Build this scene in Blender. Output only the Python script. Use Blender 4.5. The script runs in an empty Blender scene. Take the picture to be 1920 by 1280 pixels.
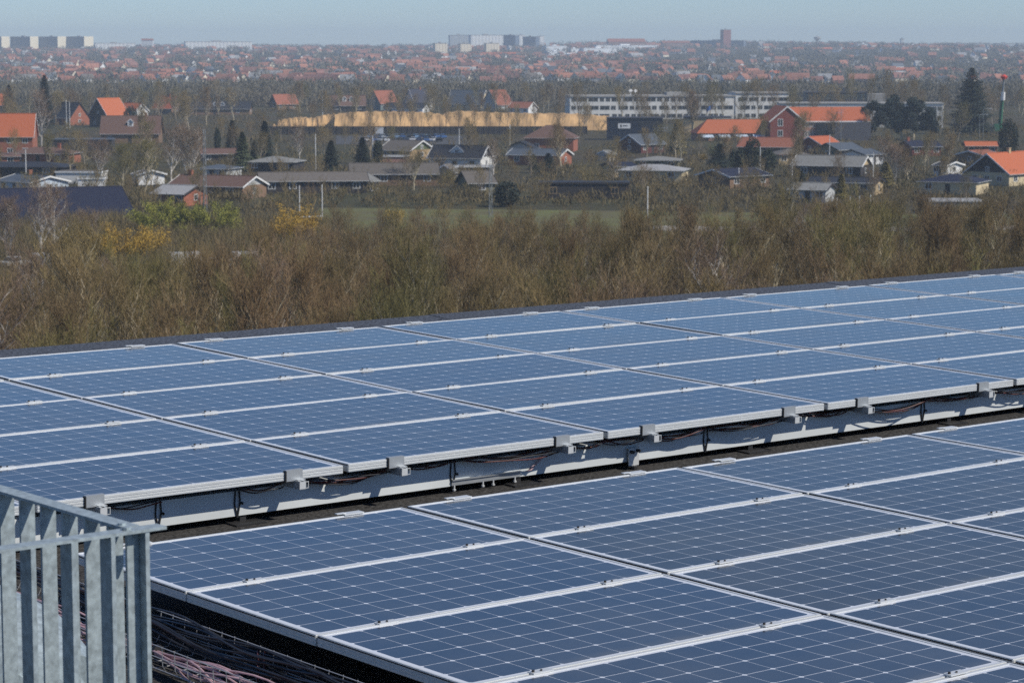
import bpy, math, random
import numpy as np
from mathutils import Vector, Matrix

rad = math.radians
SC = bpy.context.scene
COL = SC.collection
random.seed(7)

# ------------------------------------------------------------------ camera, sky, sun, exposure
CAMZ = 29.0
FPX = 4569.15                       # focal length in pixels of the 1920 px wide photograph
PITCH = math.atan((640 - 90) / FPX)
cam_d = bpy.data.cameras.new('camera')
cam = bpy.data.objects.new('camera', cam_d)
COL.objects.link(cam)
cam.location = (0, 0, CAMZ)
cam.rotation_euler = (math.pi / 2 - PITCH, 0, 0)
cam_d.sensor_width = 36
cam_d.lens = 36 * FPX / 1920
cam_d.clip_start = 0.1
cam_d.clip_end = 30000
cam_d.dof.use_dof = True
cam_d.dof.focus_distance = 12.5
cam_d.dof.aperture_fstop = 11.0
SC.camera = cam

SUN_EL = rad(44)
SUN_AZ = rad(113)                   # clockwise from the view direction (+Y): right and a little behind
world = bpy.data.worlds.new('World')
SC.world = world
world.use_nodes = True
wn = world.node_tree
bg = wn.nodes['Background']
sky = wn.nodes.new('ShaderNodeTexSky')
sky.sky_type = 'NISHITA'
sky.sun_disc = False
sky.sun_elevation = SUN_EL
sky.sun_rotation = SUN_AZ
sky.altitude = 50
sky.air_density = 0.8
sky.dust_density = 0.15
sky.ozone_density = 9.0
wn.links.new(sky.outputs['Color'], bg.inputs['Color'])
bg.inputs['Strength'].default_value = 0.09
sun_d = bpy.data.lights.new('sun', 'SUN')
sun_d.energy = 3.9
sun_d.angle = rad(0.53)
sun_d.color = (1.0, 0.94, 0.85)
sun = bpy.data.objects.new('sun', sun_d)
COL.objects.link(sun)
sdir = Vector((math.sin(SUN_AZ) * math.cos(SUN_EL), math.cos(SUN_AZ) * math.cos(SUN_EL), math.sin(SUN_EL)))
sun.rotation_euler = sdir.to_track_quat('Z', 'Y').to_euler()
sun.location = (60, -40, 120)
SC.view_settings.view_transform = 'Standard'
SC.view_settings.look = 'None'
SC.view_settings.gamma = 1
SC.view_settings.exposure = 0.27
try:
    SC.cycles.use_denoising = False
    SC.cycles.max_bounces = 6
    SC.cycles.diffuse_bounces = 2
    SC.cycles.glossy_bounces = 3
    SC.cycles.transparent_max_bounces = 8
    SC.cycles.volume_bounces = 0
except Exception:
    pass

# ------------------------------------------------------------------ helpers
_cp, _sp = math.cos(PITCH), math.sin(PITCH)


def ray(px, py):
    x, u = (px - 960) / FPX, -(py - 640) / FPX
    return Vector((x, _cp + u * _sp, -_sp + u * _cp))


def at(px, py, z=0.0):
    """point of the horizontal plane z under pixel (px, py) of the photograph"""
    d = ray(px, py)
    t = (z - CAMZ) / d.z
    return Vector((d.x * t, d.y * t, z))


def smooth(a, b, t):
    t = min(1, max(0, (t - a) / (b - a)))
    return t * t * (3 - 2 * t)


def terrain(x, y):
    z = 30.0 * smooth(1750, 5600, y)
    if y > 1500:
        k = smooth(1900, 4200, y)
        z += k * (4.0 * math.sin(x / 520.0 + 0.7) + 2.5 * math.sin(x / 210.0 + y / 900.0))
    return z


def far(px, d):
    """ground point at distance d along the bearing of column px"""
    x = (px - 960) / FPX * d
    return Vector((x, d, terrain(x, d)))


class MB:
    def __init__(s):
        s.v, s.f, s.m = [], [], []

    def poly(s, pts, mi=0):
        n = len(s.v)
        s.v += [tuple(p) for p in pts]
        s.f.append(tuple(range(n, n + len(pts))))
        s.m.append(mi)

    def box(s, x0, x1, y0, y1, z0, z1, mi=0, M=None):
        c = [Vector((x, y, z)) for z in (z0, z1) for y in (y0, y1) for x in (x0, x1)]
        if M is not None:
            c = [M @ p for p in c]
        n = len(s.v)
        s.v += [tuple(p) for p in c]
        for q in ((0, 2, 3, 1), (4, 5, 7, 6), (0, 1, 5, 4), (2, 6, 7, 3), (0, 4, 6, 2), (1, 3, 7, 5)):
            s.f.append(tuple(n + k for k in q))
            s.m.append(mi)
        return s

    def prism(s, prof, x0, x1, mi=0):
        """profile of (y, z) points swept along x"""
        n = len(s.v)
        k = len(prof)
        s.v += [(x0, y, z) for y, z in prof] + [(x1, y, z) for y, z in prof]
        for i in range(k):
            j = (i + 1) % k
            s.f.append((n + i, n + j, n + k + j, n + k + i))
            s.m.append(mi)
        s.f.append(tuple(n + i for i in reversed(range(k))))
        s.m.append(mi)
        s.f.append(tuple(n + k + i for i in range(k)))
        s.m.append(mi)
        return s

    def tube(s, pts, r, sides=6, mi=0, cap=True):
        pts = [Vector(p) for p in pts]
        rs = r if isinstance(r, (list, tuple)) else [r] * len(pts)
        n = len(s.v)
        for i, p in enumerate(pts):
            t = (pts[min(i + 1, len(pts) - 1)] - pts[max(i - 1, 0)])
            if t.length < 1e-9:
                t = Vector((0, 0, 1))
            t.normalize()
            a = t.cross(Vector((0.31, 0.17, 0.93)) if abs(t.z) < 0.9 else Vector((1, 0.2, 0)))
            a.normalize()
            b = t.cross(a)
            for k in range(sides):
                w = 2 * math.pi * k / sides
                s.v.append(tuple(p + (a * math.cos(w) + b * math.sin(w)) * rs[i]))
        for i in range(len(pts) - 1):
            for k in range(sides):
                j = (k + 1) % sides
                s.f.append((n + i * sides + k, n + i * sides + j, n + (i + 1) * sides + j, n + (i + 1) * sides + k))
                s.m.append(mi)
        if cap:
            s.f.append(tuple(n + k for k in reversed(range(sides))))
            s.m.append(mi)
            e = n + (len(pts) - 1) * sides
            s.f.append(tuple(e + k for k in range(sides)))
            s.m.append(mi)
        return s

    def mesh(s, name, mats):
        me = bpy.data.meshes.new(name)
        me.from_pydata(s.v, [], s.f)
        for m in (mats if isinstance(mats, (list, tuple)) else [mats]):
            me.materials.append(m)
        me.polygons.foreach_set('material_index', s.m)
        me.update()
        return me

    def build(s, name, mats, parent=None, loc=None, rz=0.0):
        return link(name, s.mesh(name, mats), parent, loc, rz)


def link(name, me, parent=None, loc=None, rz=0.0):
    o = bpy.data.objects.new(name, me)
    COL.objects.link(o)
    if parent is not None:
        o.parent = parent
    if loc is not None:
        o.location = loc
    if rz:
        o.rotation_euler = (0, 0, rz)
    return o


def tag(o, label=None, cat=None, group=None, kind=None):
    if label:
        o['label'] = label
    if cat:
        o['category'] = cat
    if group:
        o['group'] = group
    if kind:
        o['kind'] = kind
    return o


def empty(name, loc, rz, label, cat, group=None):
    o = link(name, None, None, loc, rz)
    o.empty_display_size = 0.3
    return tag(o, label, cat, group)


def copy_tree(o, parent=None):
    c = o.copy()
    COL.objects.link(c)
    c.parent = parent
    for ch in o.children:
        copy_tree(ch, c)
    return c


# ------------------------------------------------------------------ materials
def nd(nt, typ, **kw):
    n = nt.nodes.new(typ)
    for k, v in kw.items():
        setattr(n, k, v)
    return n


def mth(nt, op, a, b=None, c=None):
    n = nt.nodes.new('ShaderNodeMath')
    n.operation = op
    for i, x in enumerate((a, b, c)):
        if x is None:
            continue
        if isinstance(x, (int, float)):
            n.inputs[i].default_value = x
        else:
            nt.links.new(x, n.inputs[i])
    return n.outputs[0]


def mixc(nt, fac, a, b):
    n = nt.nodes.new('ShaderNodeMix')
    n.data_type = 'RGBA'
    for sock, x in ((n.inputs[0], fac), (n.inputs[6], a), (n.inputs[7], b)):
        if isinstance(x, (int, float)):
            sock.default_value = x
        elif isinstance(x, tuple):
            sock.default_value = (*x, 1) if len(x) == 3 else x
        else:
            nt.links.new(x, sock)
    return n.outputs[2]


def noise(nt, vec, scale, detail=3.0, rough=0.55, dim='3D'):
    n = nt.nodes.new('ShaderNodeTexNoise')
    n.inputs['Scale'].default_value = scale
    n.inputs['Detail'].default_value = detail
    n.inputs['Roughness'].default_value = rough
    if vec is not None:
        nt.links.new(vec, n.inputs['Vector'])
    return n.outputs['Fac']


def ramp(nt, fac, lo, hi):
    n = nt.nodes.new('ShaderNodeMapRange')
    n.inputs['From Min'].default_value = lo
    n.inputs['From Max'].default_value = hi
    nt.links.new(fac, n.inputs['Value'])
    return n.outputs[0]


def mat(name, col, rough=0.7, scale=2.0, amt=0.35, col2=None, metal=0.0, rnd=0.0, bump=0.0, spec=0.5, stretch=None, detail=4.0, backlit=0.0):
    m = bpy.data.materials.new(name)
    m.use_nodes = True
    nt = m.node_tree
    p = nt.nodes['Principled BSDF']
    tc = nt.nodes.new('ShaderNodeTexCoord')
    vec = tc.outputs['Object']
    if stretch:
        mp = nt.nodes.new('ShaderNodeMapping')
        mp.inputs['Scale'].default_value = stretch
        nt.links.new(vec, mp.inputs['Vector'])
        vec = mp.outputs[0]
    f = noise(nt, vec, scale, detail)
    dark = col2 or tuple(c * (1 - amt) for c in col)
    lite = col if col2 else tuple(min(1, c * (1 + amt * 0.6)) for c in col)
    c = mixc(nt, ramp(nt, f, 0.3, 0.7), dark, lite)
    if rnd:
        oi = nt.nodes.new('ShaderNodeObjectInfo')
        hs = nt.nodes.new('ShaderNodeHueSaturation')
        nt.links.new(c, hs.inputs['Color'])
        nt.links.new(mth(nt, 'MULTIPLY_ADD', oi.outputs['Random'], 2 * rnd, 1 - rnd), hs.inputs['Value'])
        nt.links.new(mth(nt, 'MULTIPLY_ADD', mth(nt, 'FRACT', mth(nt, 'MULTIPLY', oi.outputs['Random'], 7.31)), 0.05 * rnd, 0.5 - 0.025 * rnd), hs.inputs['Hue'])
        c = hs.outputs[0]
    nt.links.new(c, p.inputs['Base Color'])
    p.inputs['Roughness'].default_value = rough
    p.inputs['Metallic'].default_value = metal
    p.inputs['Specular IOR Level'].default_value = spec
    if bump:
        b = nt.nodes.new('ShaderNodeBump')
        b.inputs['Strength'].default_value = bump
        b.inputs['Distance'].default_value = 0.02
        nt.links.new(f, b.inputs['Height'])
        nt.links.new(b.outputs[0], p.inputs['Normal'])
    return m


M = {}
M['alu'] = mat('brushed_aluminium', (0.63, 0.645, 0.64), 0.42, 3.0, 0.10, metal=0.35, stretch=(1, 12, 12))
M['alu_dull'] = mat('dull_aluminium', (0.42, 0.44, 0.45), 0.45, 6.0, 0.15, metal=0.6)
M['galv'] = mat('galvanised_steel', (0.34, 0.40, 0.42), 0.5, 45.0, 0.35, metal=0.3, detail=8)
M['beam'] = mat('painted_beam', (0.56, 0.59, 0.59), 0.6, 2.5, 0.10, metal=0.1)
M['rubber_and_slot_shade'] = mat('black_rubber_and_slot_shade', (0.015, 0.015, 0.016), 0.6, 10, 0.3)
M['felt'] = mat('roofing_felt', (0.05, 0.048, 0.046), 0.95, 45, 0.85, detail=8, bump=0.6, spec=0.2)
M['kerbfelt'] = mat('kerb_felt', (0.095, 0.11, 0.14), 0.8, 38, 0.9, col2=(0.012, 0.014, 0.018), detail=8, bump=0.8, spec=0.4)
M['cable_black'] = mat('black_cable', (0.026, 0.028, 0.034), 0.30, 5, 0.3)
M['cable_red'] = mat('red_cable', (0.075, 0.016, 0.016), 0.4, 5, 0.3)
M['cable_pink'] = mat('faded_pink_cable', (0.46, 0.31, 0.33), 0.5, 5, 0.3)
M['wire'] = mat('zinc_wire', (0.5, 0.5, 0.5), 0.4, 5, 0.1, metal=0.6)
M['concrete'] = mat('concrete', (0.33, 0.32, 0.30), 0.9, 0.6, 0.2)
M['white'] = mat('white_paint', (0.72, 0.72, 0.70), 0.6, 0.8, 0.10)
M['render_white'] = mat('white_render', (0.66, 0.65, 0.61), 0.8, 0.8, 0.12)
M['cream'] = mat('cream_render', (0.58, 0.48, 0.30), 0.8, 0.8, 0.15)
M['grey_white'] = mat('grey_render', (0.42, 0.43, 0.42), 0.8, 0.9, 0.2)
M['paleblue'] = mat('pale_blue_boards', (0.50, 0.58, 0.66), 0.7, 0.9, 0.1, stretch=(8, 8, 0.3))
M['brick'] = mat('red_brick', (0.30, 0.105, 0.06), 0.9, 3, 0.3)
M['darkbrick'] = mat('dark_brick', (0.19, 0.05, 0.036), 0.9, 3, 0.25)
M['pinkbrick'] = mat('pink_brick', (0.40, 0.22, 0.17), 0.9, 3, 0.2)
M['brownbrick'] = mat('brown_brick', (0.21, 0.13, 0.08), 0.9, 3, 0.25)
M['yellowbrick'] = mat('yellow_brick', (0.48, 0.36, 0.20), 0.9, 3, 0.2)
M['olive_wood'] = mat('olive_boards', (0.16, 0.15, 0.09), 0.8, 2, 0.25, stretch=(8, 8, 0.4))
M['dark_wood'] = mat('dark_boards', (0.035, 0.03, 0.03), 0.7, 2, 0.3, stretch=(8, 8, 0.4))
M['tan_wood'] = mat('tan_boards', (0.36, 0.25, 0.13), 0.8, 2, 0.25, stretch=(0.5, 0.5, 6))
M['maroon'] = mat('maroon_boards', (0.10, 0.03, 0.025), 0.7, 2, 0.25)
M['teal'] = mat('grey_teal_boards', (0.16, 0.21, 0.21), 0.7, 2, 0.2)
TS = (2.5, 2.5, 9)
M['t_white'] = mat('town_white_walls', (0.82, 0.82, 0.80), 0.8, 0.3, 0.05)
M['t_cream'] = mat('town_cream_walls', (0.74, 0.66, 0.50), 0.8, 0.3, 0.1)
M['t_orange'] = mat('town_orange_tiles', (0.29, 0.12, 0.075), 0.85, 0.3, 0.2, rnd=0.15)
M['t_red'] = mat('town_red_tiles', (0.22, 0.10, 0.075), 0.85, 0.3, 0.2, rnd=0.15)
M['r_orange'] = mat('orange_tiles', (0.40, 0.105, 0.038), 0.8, 1.2, 0.22, stretch=TS, rnd=0.08)
M['r_red'] = mat('weathered_red_tiles', (0.26, 0.09, 0.052), 0.85, 1.0, 0.3, stretch=TS, rnd=0.1)
M['r_brown'] = mat('brown_tiles', (0.125, 0.07, 0.052), 0.85, 1.0, 0.3, stretch=TS, rnd=0.1)
M['r_greybrown'] = mat('grey_brown_sheets', (0.12, 0.105, 0.09), 0.85, 1.0, 0.3, stretch=TS, rnd=0.1)
M['r_black'] = mat('black_tiles', (0.022, 0.023, 0.028), 0.6, 1.0, 0.3, stretch=TS)
M['r_navy'] = mat('glazed_navy_tiles', (0.009, 0.012, 0.033), 0.7, 1.0, 0.3, stretch=TS)
M['r_slate'] = mat('blue_grey_slates', (0.075, 0.09, 0.11), 0.6, 1.0, 0.25, stretch=TS)
M['r_grey'] = mat('grey_cement_sheets', (0.19, 0.19, 0.18), 0.85, 1.0, 0.3, stretch=TS, rnd=0.1)
M['r_lightgrey'] = mat('light_grey_sheets', (0.30, 0.30, 0.30), 0.8, 1.0, 0.2, stretch=TS)
M['glass'] = mat('window_glass', (0.03, 0.035, 0.04), 0.12, 1, 0.2)
M['darkglass'] = mat('dark_glazing', (0.018, 0.022, 0.028), 0.15, 1, 0.2)
M['slateclad'] = mat('slate_cladding', (0.055, 0.055, 0.065), 0.6, 3, 0.15)
M['navy_clad'] = mat('navy_cladding', (0.012, 0.018, 0.035), 0.45, 1, 0.15)
M['sand'] = mat('tan_sand', (0.50, 0.315, 0.145), 0.95, 0.25, 0.28, detail=6, bump=0.3)
M['bark'] = mat('grey_bark', (0.44, 0.375, 0.25), 0.9, 2, 0.35, rnd=0.25)
M['midbark'] = mat('brown_bark', (0.27, 0.22, 0.15), 0.9, 2, 0.35, rnd=0.25)
M['birch_bark'] = mat('birch_bark', (0.55, 0.51, 0.45), 0.8, 1.6, 0.55, rnd=0.1, stretch=(1, 1, 3))
M['twig'] = mat('bare_twigs', (0.225, 0.165, 0.068), 0.9, 0.35, 0.32, rnd=0.28)
M['twig_warm'] = mat('reddish_twigs', (0.22, 0.145, 0.068), 0.9, 0.35, 0.3, rnd=0.25)
M['birch_twig'] = mat('birch_twigs', (0.23, 0.155, 0.10), 0.9, 0.5, 0.3, rnd=0.2)
M['twig_olive'] = mat('budding_twigs', (0.185, 0.155, 0.052), 0.9, 0.35, 0.3, rnd=0.25)
M['spruce'] = mat('spruce_needles', (0.022, 0.034, 0.022), 0.8, 0.8, 0.45, rnd=0.15)
M['pine'] = mat('pine_needles', (0.020, 0.036, 0.030), 0.8, 0.8, 0.45, rnd=0.15)
M['thuja'] = mat('thuja_sprays', (0.035, 0.046, 0.022), 0.85, 0.8, 0.4, rnd=0.2)
M['lightconifer'] = mat('pale_conifer_needles', (0.085, 0.105, 0.045), 0.85, 0.8, 0.4)
M['goldconifer'] = mat('golden_conifer_needles', (0.19, 0.155, 0.045), 0.85, 0.8, 0.4)
M['forsythia'] = mat('yellow_blossom', (0.47, 0.30, 0.035), 0.8, 0.8, 0.35, rnd=0.12)
M['willow'] = mat('fresh_willow_leaves', (0.225, 0.225, 0.034), 0.8, 0.6, 0.35, rnd=0.1)
M['shrub'] = mat('dull_shrub_leaves', (0.145, 0.108, 0.045), 0.85, 0.5, 0.4, rnd=0.3)
M['farfoliage'] = mat('far_bare_crowns', (0.17, 0.145, 0.105), 0.9, 0.02, 0.35, col2=(0.10, 0.098, 0.065))
M['asphalt'] = mat('asphalt', (0.055, 0.055, 0.056), 0.9, 1.5, 0.2)
M['path'] = mat('pale_gravel', (0.34, 0.32, 0.29), 0.95, 0.8, 0.25)
M['grassfield'] = mat('rough_grass', (0.105, 0.115, 0.024), 0.95, 0.10, 0.35, col2=(0.085, 0.07, 0.026), detail=8)
M['pole'] = mat('white_pole_paint', (0.68, 0.68, 0.66), 0.5, 3, 0.08)
M['mast'] = mat('grey_mast_steel', (0.22, 0.24, 0.25), 0.5, 3, 0.15)
M['crane_green'] = mat('green_machine_paint', (0.025, 0.13, 0.06), 0.5, 1, 0.2)
M['crane_red'] = mat('red_machine_paint', (0.62, 0.05, 0.03), 0.5, 1, 0.1)
M['flag_blue'] = mat('blue_flag_cloth', (0.02, 0.10, 0.33), 0.8, 1, 0.15)
M['tower_red'] = mat('red_tower_brick', (0.30, 0.12, 0.10), 0.9, 0.1, 0.15)


def ground_mat():
    m = bpy.data.materials.new('rough_ground')
    m.use_nodes = True
    nt = m.node_tree
    p = nt.nodes['Principled BSDF']
    tc = nt.nodes.new('ShaderNodeTexCoord')
    a = noise(nt, tc.outputs['Object'], 0.012, 6)
    b = noise(nt, tc.outputs['Object'], 0.4, 6)
    c1 = mixc(nt, ramp(nt, a, 0.35, 0.65), (0.062, 0.068, 0.030), (0.085, 0.066, 0.042))
    c2 = mixc(nt, ramp(nt, b, 0.3, 0.75), (0.045, 0.04, 0.026), c1)
    nt.links.new(c2, p.inputs['Base Color'])
    p.inputs['Roughness'].default_value = 0.95
    p.inputs['Specular IOR Level'].default_value = 0.1
    return m


def panel_mat():
    m = bpy.data.materials.new('solar_cells_under_glass')
    m.use_nodes = True
    nt = m.node_tree
    p = nt.nodes['Principled BSDF']
    tc = nt.nodes.new('ShaderNodeTexCoord')
    sp = nt.nodes.new('ShaderNodeSeparateXYZ')
    nt.links.new(tc.outputs['Object'], sp.inputs[0])
    P = 0.1552
    x, y = sp.outputs[0], sp.outputs[1]

    def edge(c, off):
        fr = mth(nt, 'FRACT', mth(nt, 'DIVIDE', mth(nt, 'ADD', c, off), P))
        return mth(nt, 'MULTIPLY', mth(nt, 'SUBTRACT', 0.5, mth(nt, 'ABSOLUTE', mth(nt, 'SUBTRACT', fr, 0.5))), P)
    ex, ey = edge(x, 6 * P), edge(y, 3 * P)
    lx = mth(nt, 'LESS_THAN', ex, 0.0011)
    ly = mth(nt, 'LESS_THAN', ey, 0.0019)
    dia = mth(nt, 'LESS_THAN', mth(nt, 'ADD', ex, ey), 0.0135)
    out = mth(nt, 'MAXIMUM', mth(nt, 'GREATER_THAN', mth(nt, 'ABSOLUTE', x), 6 * P), mth(nt, 'GREATER_THAN', mth(nt, 'ABSOLUTE', y), 3 * P))
    mask = mth(nt, 'MAXIMUM', mth(nt, 'MAXIMUM', lx, ly), mth(nt, 'MAXIMUM', dia, out))
    # per-cell and per-panel tone
    oi = nt.nodes.new('ShaderNodeObjectInfo')
    cid = nt.nodes.new('ShaderNodeCombineXYZ')
    nt.links.new(mth(nt, 'FLOOR', mth(nt, 'DIVIDE', mth(nt, 'ADD', x, 6 * P), P)), cid.inputs[0])
    nt.links.new(mth(nt, 'FLOOR', mth(nt, 'DIVIDE', mth(nt, 'ADD', y, 3 * P), P)), cid.inputs[1])
    nt.links.new(mth(nt, 'MULTIPLY', oi.outputs['Random'], 91.0), cid.inputs[2])
    wnz = nt.nodes.new('ShaderNodeTexWhiteNoise')
    nt.links.new(cid.outputs[0], wnz.inputs['Vector'])
    cell = mixc(nt, wnz.outputs['Value'], (0.014, 0.026, 0.044), (0.020, 0.033, 0.054))
    # a few panels come from a greyer batch
    geo = nt.nodes.new('ShaderNodeTexCoord')
    grey = nt.nodes.new('ShaderNodeAttribute')
    grey.attribute_type = 'OBJECT'
    grey.attribute_name = 'greyness'
    cell = mixc(nt, grey.outputs['Fac'], cell, (0.024, 0.028, 0.028))
    # busbars / drawn streaks along the panel
    mp = nt.nodes.new('ShaderNodeMapping')
    mp.inputs['Scale'].default_value = (0.6, 60, 1)
    nt.links.new(tc.outputs['Object'], mp.inputs['Vector'])
    st = noise(nt, mp.outputs[0], 1.0, 2)
    cell = mixc(nt, mth(nt, 'MULTIPLY', ramp(nt, st, 0.45, 0.8), 0.35), cell, (0.03, 0.045, 0.08))
    # thin dust, thicker along the lower edges
    cmb = nt.nodes.new('ShaderNodeVectorMath')
    cmb.operation = 'ADD'
    nt.links.new(tc.outputs['Object'], cmb.inputs[0])
    nt.links.new(oi.outputs['Location'], cmb.inputs[1])
    du = noise(nt, cmb.outputs[0], 1.6, 6, 0.65)
    low = ramp(nt, mth(nt, 'MULTIPLY', y, -1.0), 0.40, 0.50)
    dust = mth(nt, 'ADD', mth(nt, 'MULTIPLY_ADD', ramp(nt, du, 0.35, 0.8), 0.085, 0.035), mth(nt, 'MULTIPLY', mth(nt, 'MULTIPLY', low, ramp(nt, du, 0.45, 0.65)), 0.22))
    c = mixc(nt, mask, cell, (0.62, 0.64, 0.67))
    c = mixc(nt, dust, c, (0.36, 0.33, 0.27))
    nt.links.new(c, p.inputs['Base Color'])
    p.inputs['IOR'].default_value = 1.52
    nt.links.new(mth(nt, 'MULTIPLY_ADD', dust, 0.8, 0.10), p.inputs['Roughness'])
    nt.links.new(mth(nt, 'MULTIPLY_ADD', grey.outputs['Fac'], -0.30, 0.60), p.inputs['Specular IOR Level'])
    return m


M['ground'] = ground_mat()
M['panel'] = panel_mat()


def window_band_mat(name, wall, glassc, sx, sz, fx=0.6, fz=0.5):
    """far block: rows of windows as a procedural pattern in object space"""
    m = bpy.data.materials.new(name)
    m.use_nodes = True
    nt = m.node_tree
    p = nt.nodes['Principled BSDF']
    tc = nt.nodes.new('ShaderNodeTexCoord')
    sp = nt.nodes.new('ShaderNodeSeparateXYZ')
    nt.links.new(tc.outputs['Object'], sp.inputs[0])
    a = mth(nt, 'LESS_THAN', mth(nt, 'FRACT', mth(nt, 'DIVIDE', mth(nt, 'ADD', sp.outputs[0], sp.outputs[1]), sx)), fx)
    b = mth(nt, 'LESS_THAN', mth(nt, 'FRACT', mth(nt, 'ADD', mth(nt, 'DIVIDE', sp.outputs[2], sz), 0.25)), fz)
    c = mixc(nt, mth(nt, 'MULTIPLY', a, b), wall, glassc)
    nt.links.new(c, p.inputs['Base Color'])
    p.inputs['Roughness'].default_value = 0.7
    return m


M['slab_dark'] = window_band_mat('dark_slab_front', (0.20, 0.21, 0.22), (0.06, 0.07, 0.09), 4.0, 3.0, 0.8, 0.6)
M['slab_white'] = window_band_mat('pale_slab_front', (0.80, 0.80, 0.76), (0.36, 0.38, 0.40), 7.0, 3.0, 0.6, 0.4)
M['slab_cream'] = window_band_mat('cream_block_front', (0.80, 0.70, 0.52), (0.42, 0.36, 0.28), 5.0, 3.0, 0.5, 0.45)
M['slab_blue'] = window_band_mat('blue_grey_slab_front', (0.14, 0.19, 0.25), (0.08, 0.10, 0.14), 4.0, 3.0, 0.7, 0.6)
M['slab_grey'] = window_band_mat('grey_slab_front', (0.46, 0.50, 0.50), (0.25, 0.28, 0.30), 5.0, 3.0, 0.6, 0.5)
M['slab_brick'] = window_band_mat('brick_block_front', (0.34, 0.20, 0.15), (0.18, 0.16, 0.15), 4.0, 3.2, 0.4, 0.45)
M['end_cream'] = mat('cream_end_wall', (0.85, 0.76, 0.56), 0.8, 0.05, 0.05)
M['shed_white'] = mat('white_sheet_metal', (0.80, 0.82, 0.83), 0.5, 0.05, 0.12)

# ------------------------------------------------------------------ the setting: ground, field, tracks
gm = MB()
xs = np.linspace(-2600, 2600, 66)
ys = np.concatenate([np.linspace(-500, 1600, 12), np.linspace(1700, 7400, 58)])
for yv in ys:
    for xv in xs:
        gm.v.append((float(xv), float(yv), terrain(float(xv), float(yv))))
nx = len(xs)
for j in range(len(ys) - 1):
    for i in range(nx - 1):
        a = j * nx + i
        gm.f.append((a, a + 1, a + nx + 1, a + nx))
        gm.m.append(0)
tag(gm.build('ground', M['ground']), kind='structure')

fm = MB()
pts = [at(560, 452), at(1180, 455), at(1930, 470), at(1930, 402), at(1500, 400), at(1000, 394), at(600, 390)]
fm.poly([(p.x, p.y, 0.05) for p in pts])
tag(fm.build('field', M['grassfield']), kind='structure')
fm = MB()
fm.poly([(p.x, p.y, 0.10) for p in (at(1225, 433), at(1500, 437), at(1930, 431), at(1930, 424), at(1500, 428), at(1225, 424))])
tag(fm.build('gravel_path', M['path']), kind='structure')
fm = MB()
fm.poly([(p.x, p.y, 0.06) for p in (at(630, 271), at(900, 271), at(880, 255), at(630, 255))])
tag(fm.build('car_park', M['asphalt']), kind='structure')
fm = MB()
fm.poly([(p.x, p.y, 0.06) for p in (at(-60, 514), at(660, 520), at(660, 490), at(-60, 488))])
tag(fm.build('gravel_yard', M['asphalt']), kind='structure')

# ------------------------------------------------------------------ the roof we look over
RA = Matrix(((0.7717, -0.6359, 0.0135), (0.6360, 0.7716, -0.0094), (-0.0044, 0.0158, 0.9999)))
RB = Matrix(((0.7738, -0.6334, 0.0079), (0.6335, 0.7737, -0.0038), (-0.0037, 0.0079, 1.0000)))
TA = Vector((-4.1577, 17.5784, CAMZ - 2.2739))
TB = Vector((-2.1014, 11.3810, CAMZ - 2.3886))
FA = Matrix.Translation(TA) @ RA.normalized().to_4x4()
FB = Matrix.Translation(TB) @ RB.normalized().to_4x4()
PU, PV = 1.98, 1.0112
ROOF = -0.285                                    # felt below the panel tops, in the frame of the far array


def project(P):
    d = P - Vector((0, 0, CAMZ))
    depth = d.y * _cp - d.z * _sp
    up = d.y * _sp + d.z * _cp
    return 960 + FPX * d.x / depth, 640 - FPX * up / depth


bld = empty('flat_roofed_building', FA @ Vector((0, 0, ROOF)), 0, 'tall flat-roofed building with black felt roof carrying the solar panels', 'building')
bld.matrix_world = FA
m_ = MB()
m_.box(-30, 45, -34, 0.75, ROOF - 0.4, ROOF)
m_.build('roof', M['felt'], bld)
m_ = MB()                                        # low felt-covered kerb along the far edge, in lapped lengths
x = -30.0
k = 0
while x < 45:
    L = 5.0
    dz = (0.0, 0.0015, -0.001)[k % 3]
    m_.prism([(0.10, ROOF), (0.15, -0.040 + dz), (0.54, -0.022 + dz), (0.60, -0.06 + dz), (0.60, ROOF)], x, x + L - 0.01)
    m_.prism([(0.14, -0.0395 + dz), (0.15, -0.036 + dz), (0.545, -0.018 + dz), (0.59, -0.045 + dz)], x + L - 0.10, x + L + 0.06)
    x += L
    k += 1
m_.build('kerb', M['kerbfelt'], bld)
m_ = MB()
m_.box(-29.8, 44.8, -33.8, 0.62, -27.2, ROOF - 0.41)
m_.build('wall', M['concrete'], bld)

# ------------------------------------------------------------------ solar panels
pl, pw, ph = 0.970, 0.4985, 0.046                # half length, half width, depth of a panel


def frame_mesh():
    m = MB()
    lip = 0.012
    for sgn in (-1, 1):
        a, b = sorted((sgn * pw, sgn * (pw - lip)))
        m.box(-pl, pl, a, b, -ph, 0.0015)
        for z0, z1 in ((-0.043, -0.033), (-0.028, -0.019), (-0.014, -0.002)):
            a2, b2 = sorted((sgn * (pw - 0.001), sgn * (pw + 0.0025)))
            m.box(-pl + 0.001, pl - 0.001, a2, b2, z0, z1)
        a, b = sorted((sgn * pl, sgn * (pl - lip)))
        m.box(a, b, -pw + lip, pw - lip, -ph, 0.0015)
        for z0, z1 in ((-0.043, -0.033), (-0.028, -0.019), (-0.014, -0.002)):
            a2, b2 = sorted((sgn * (pl - 0.001), sgn * (pl + 0.0025)))
            m.box(a2, b2, -pw + 0.001, pw - 0.001, z0, z1)
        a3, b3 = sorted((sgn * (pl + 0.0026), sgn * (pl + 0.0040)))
        m.box(a3, b3, -pw + 0.002, pw - 0.002, -0.0080, -0.0025, 1)  # black strip painted in for the shadowed slot between panel ends
    return m.mesh('frame', [M['alu'], M['rubber_and_slot_shade']])


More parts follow.
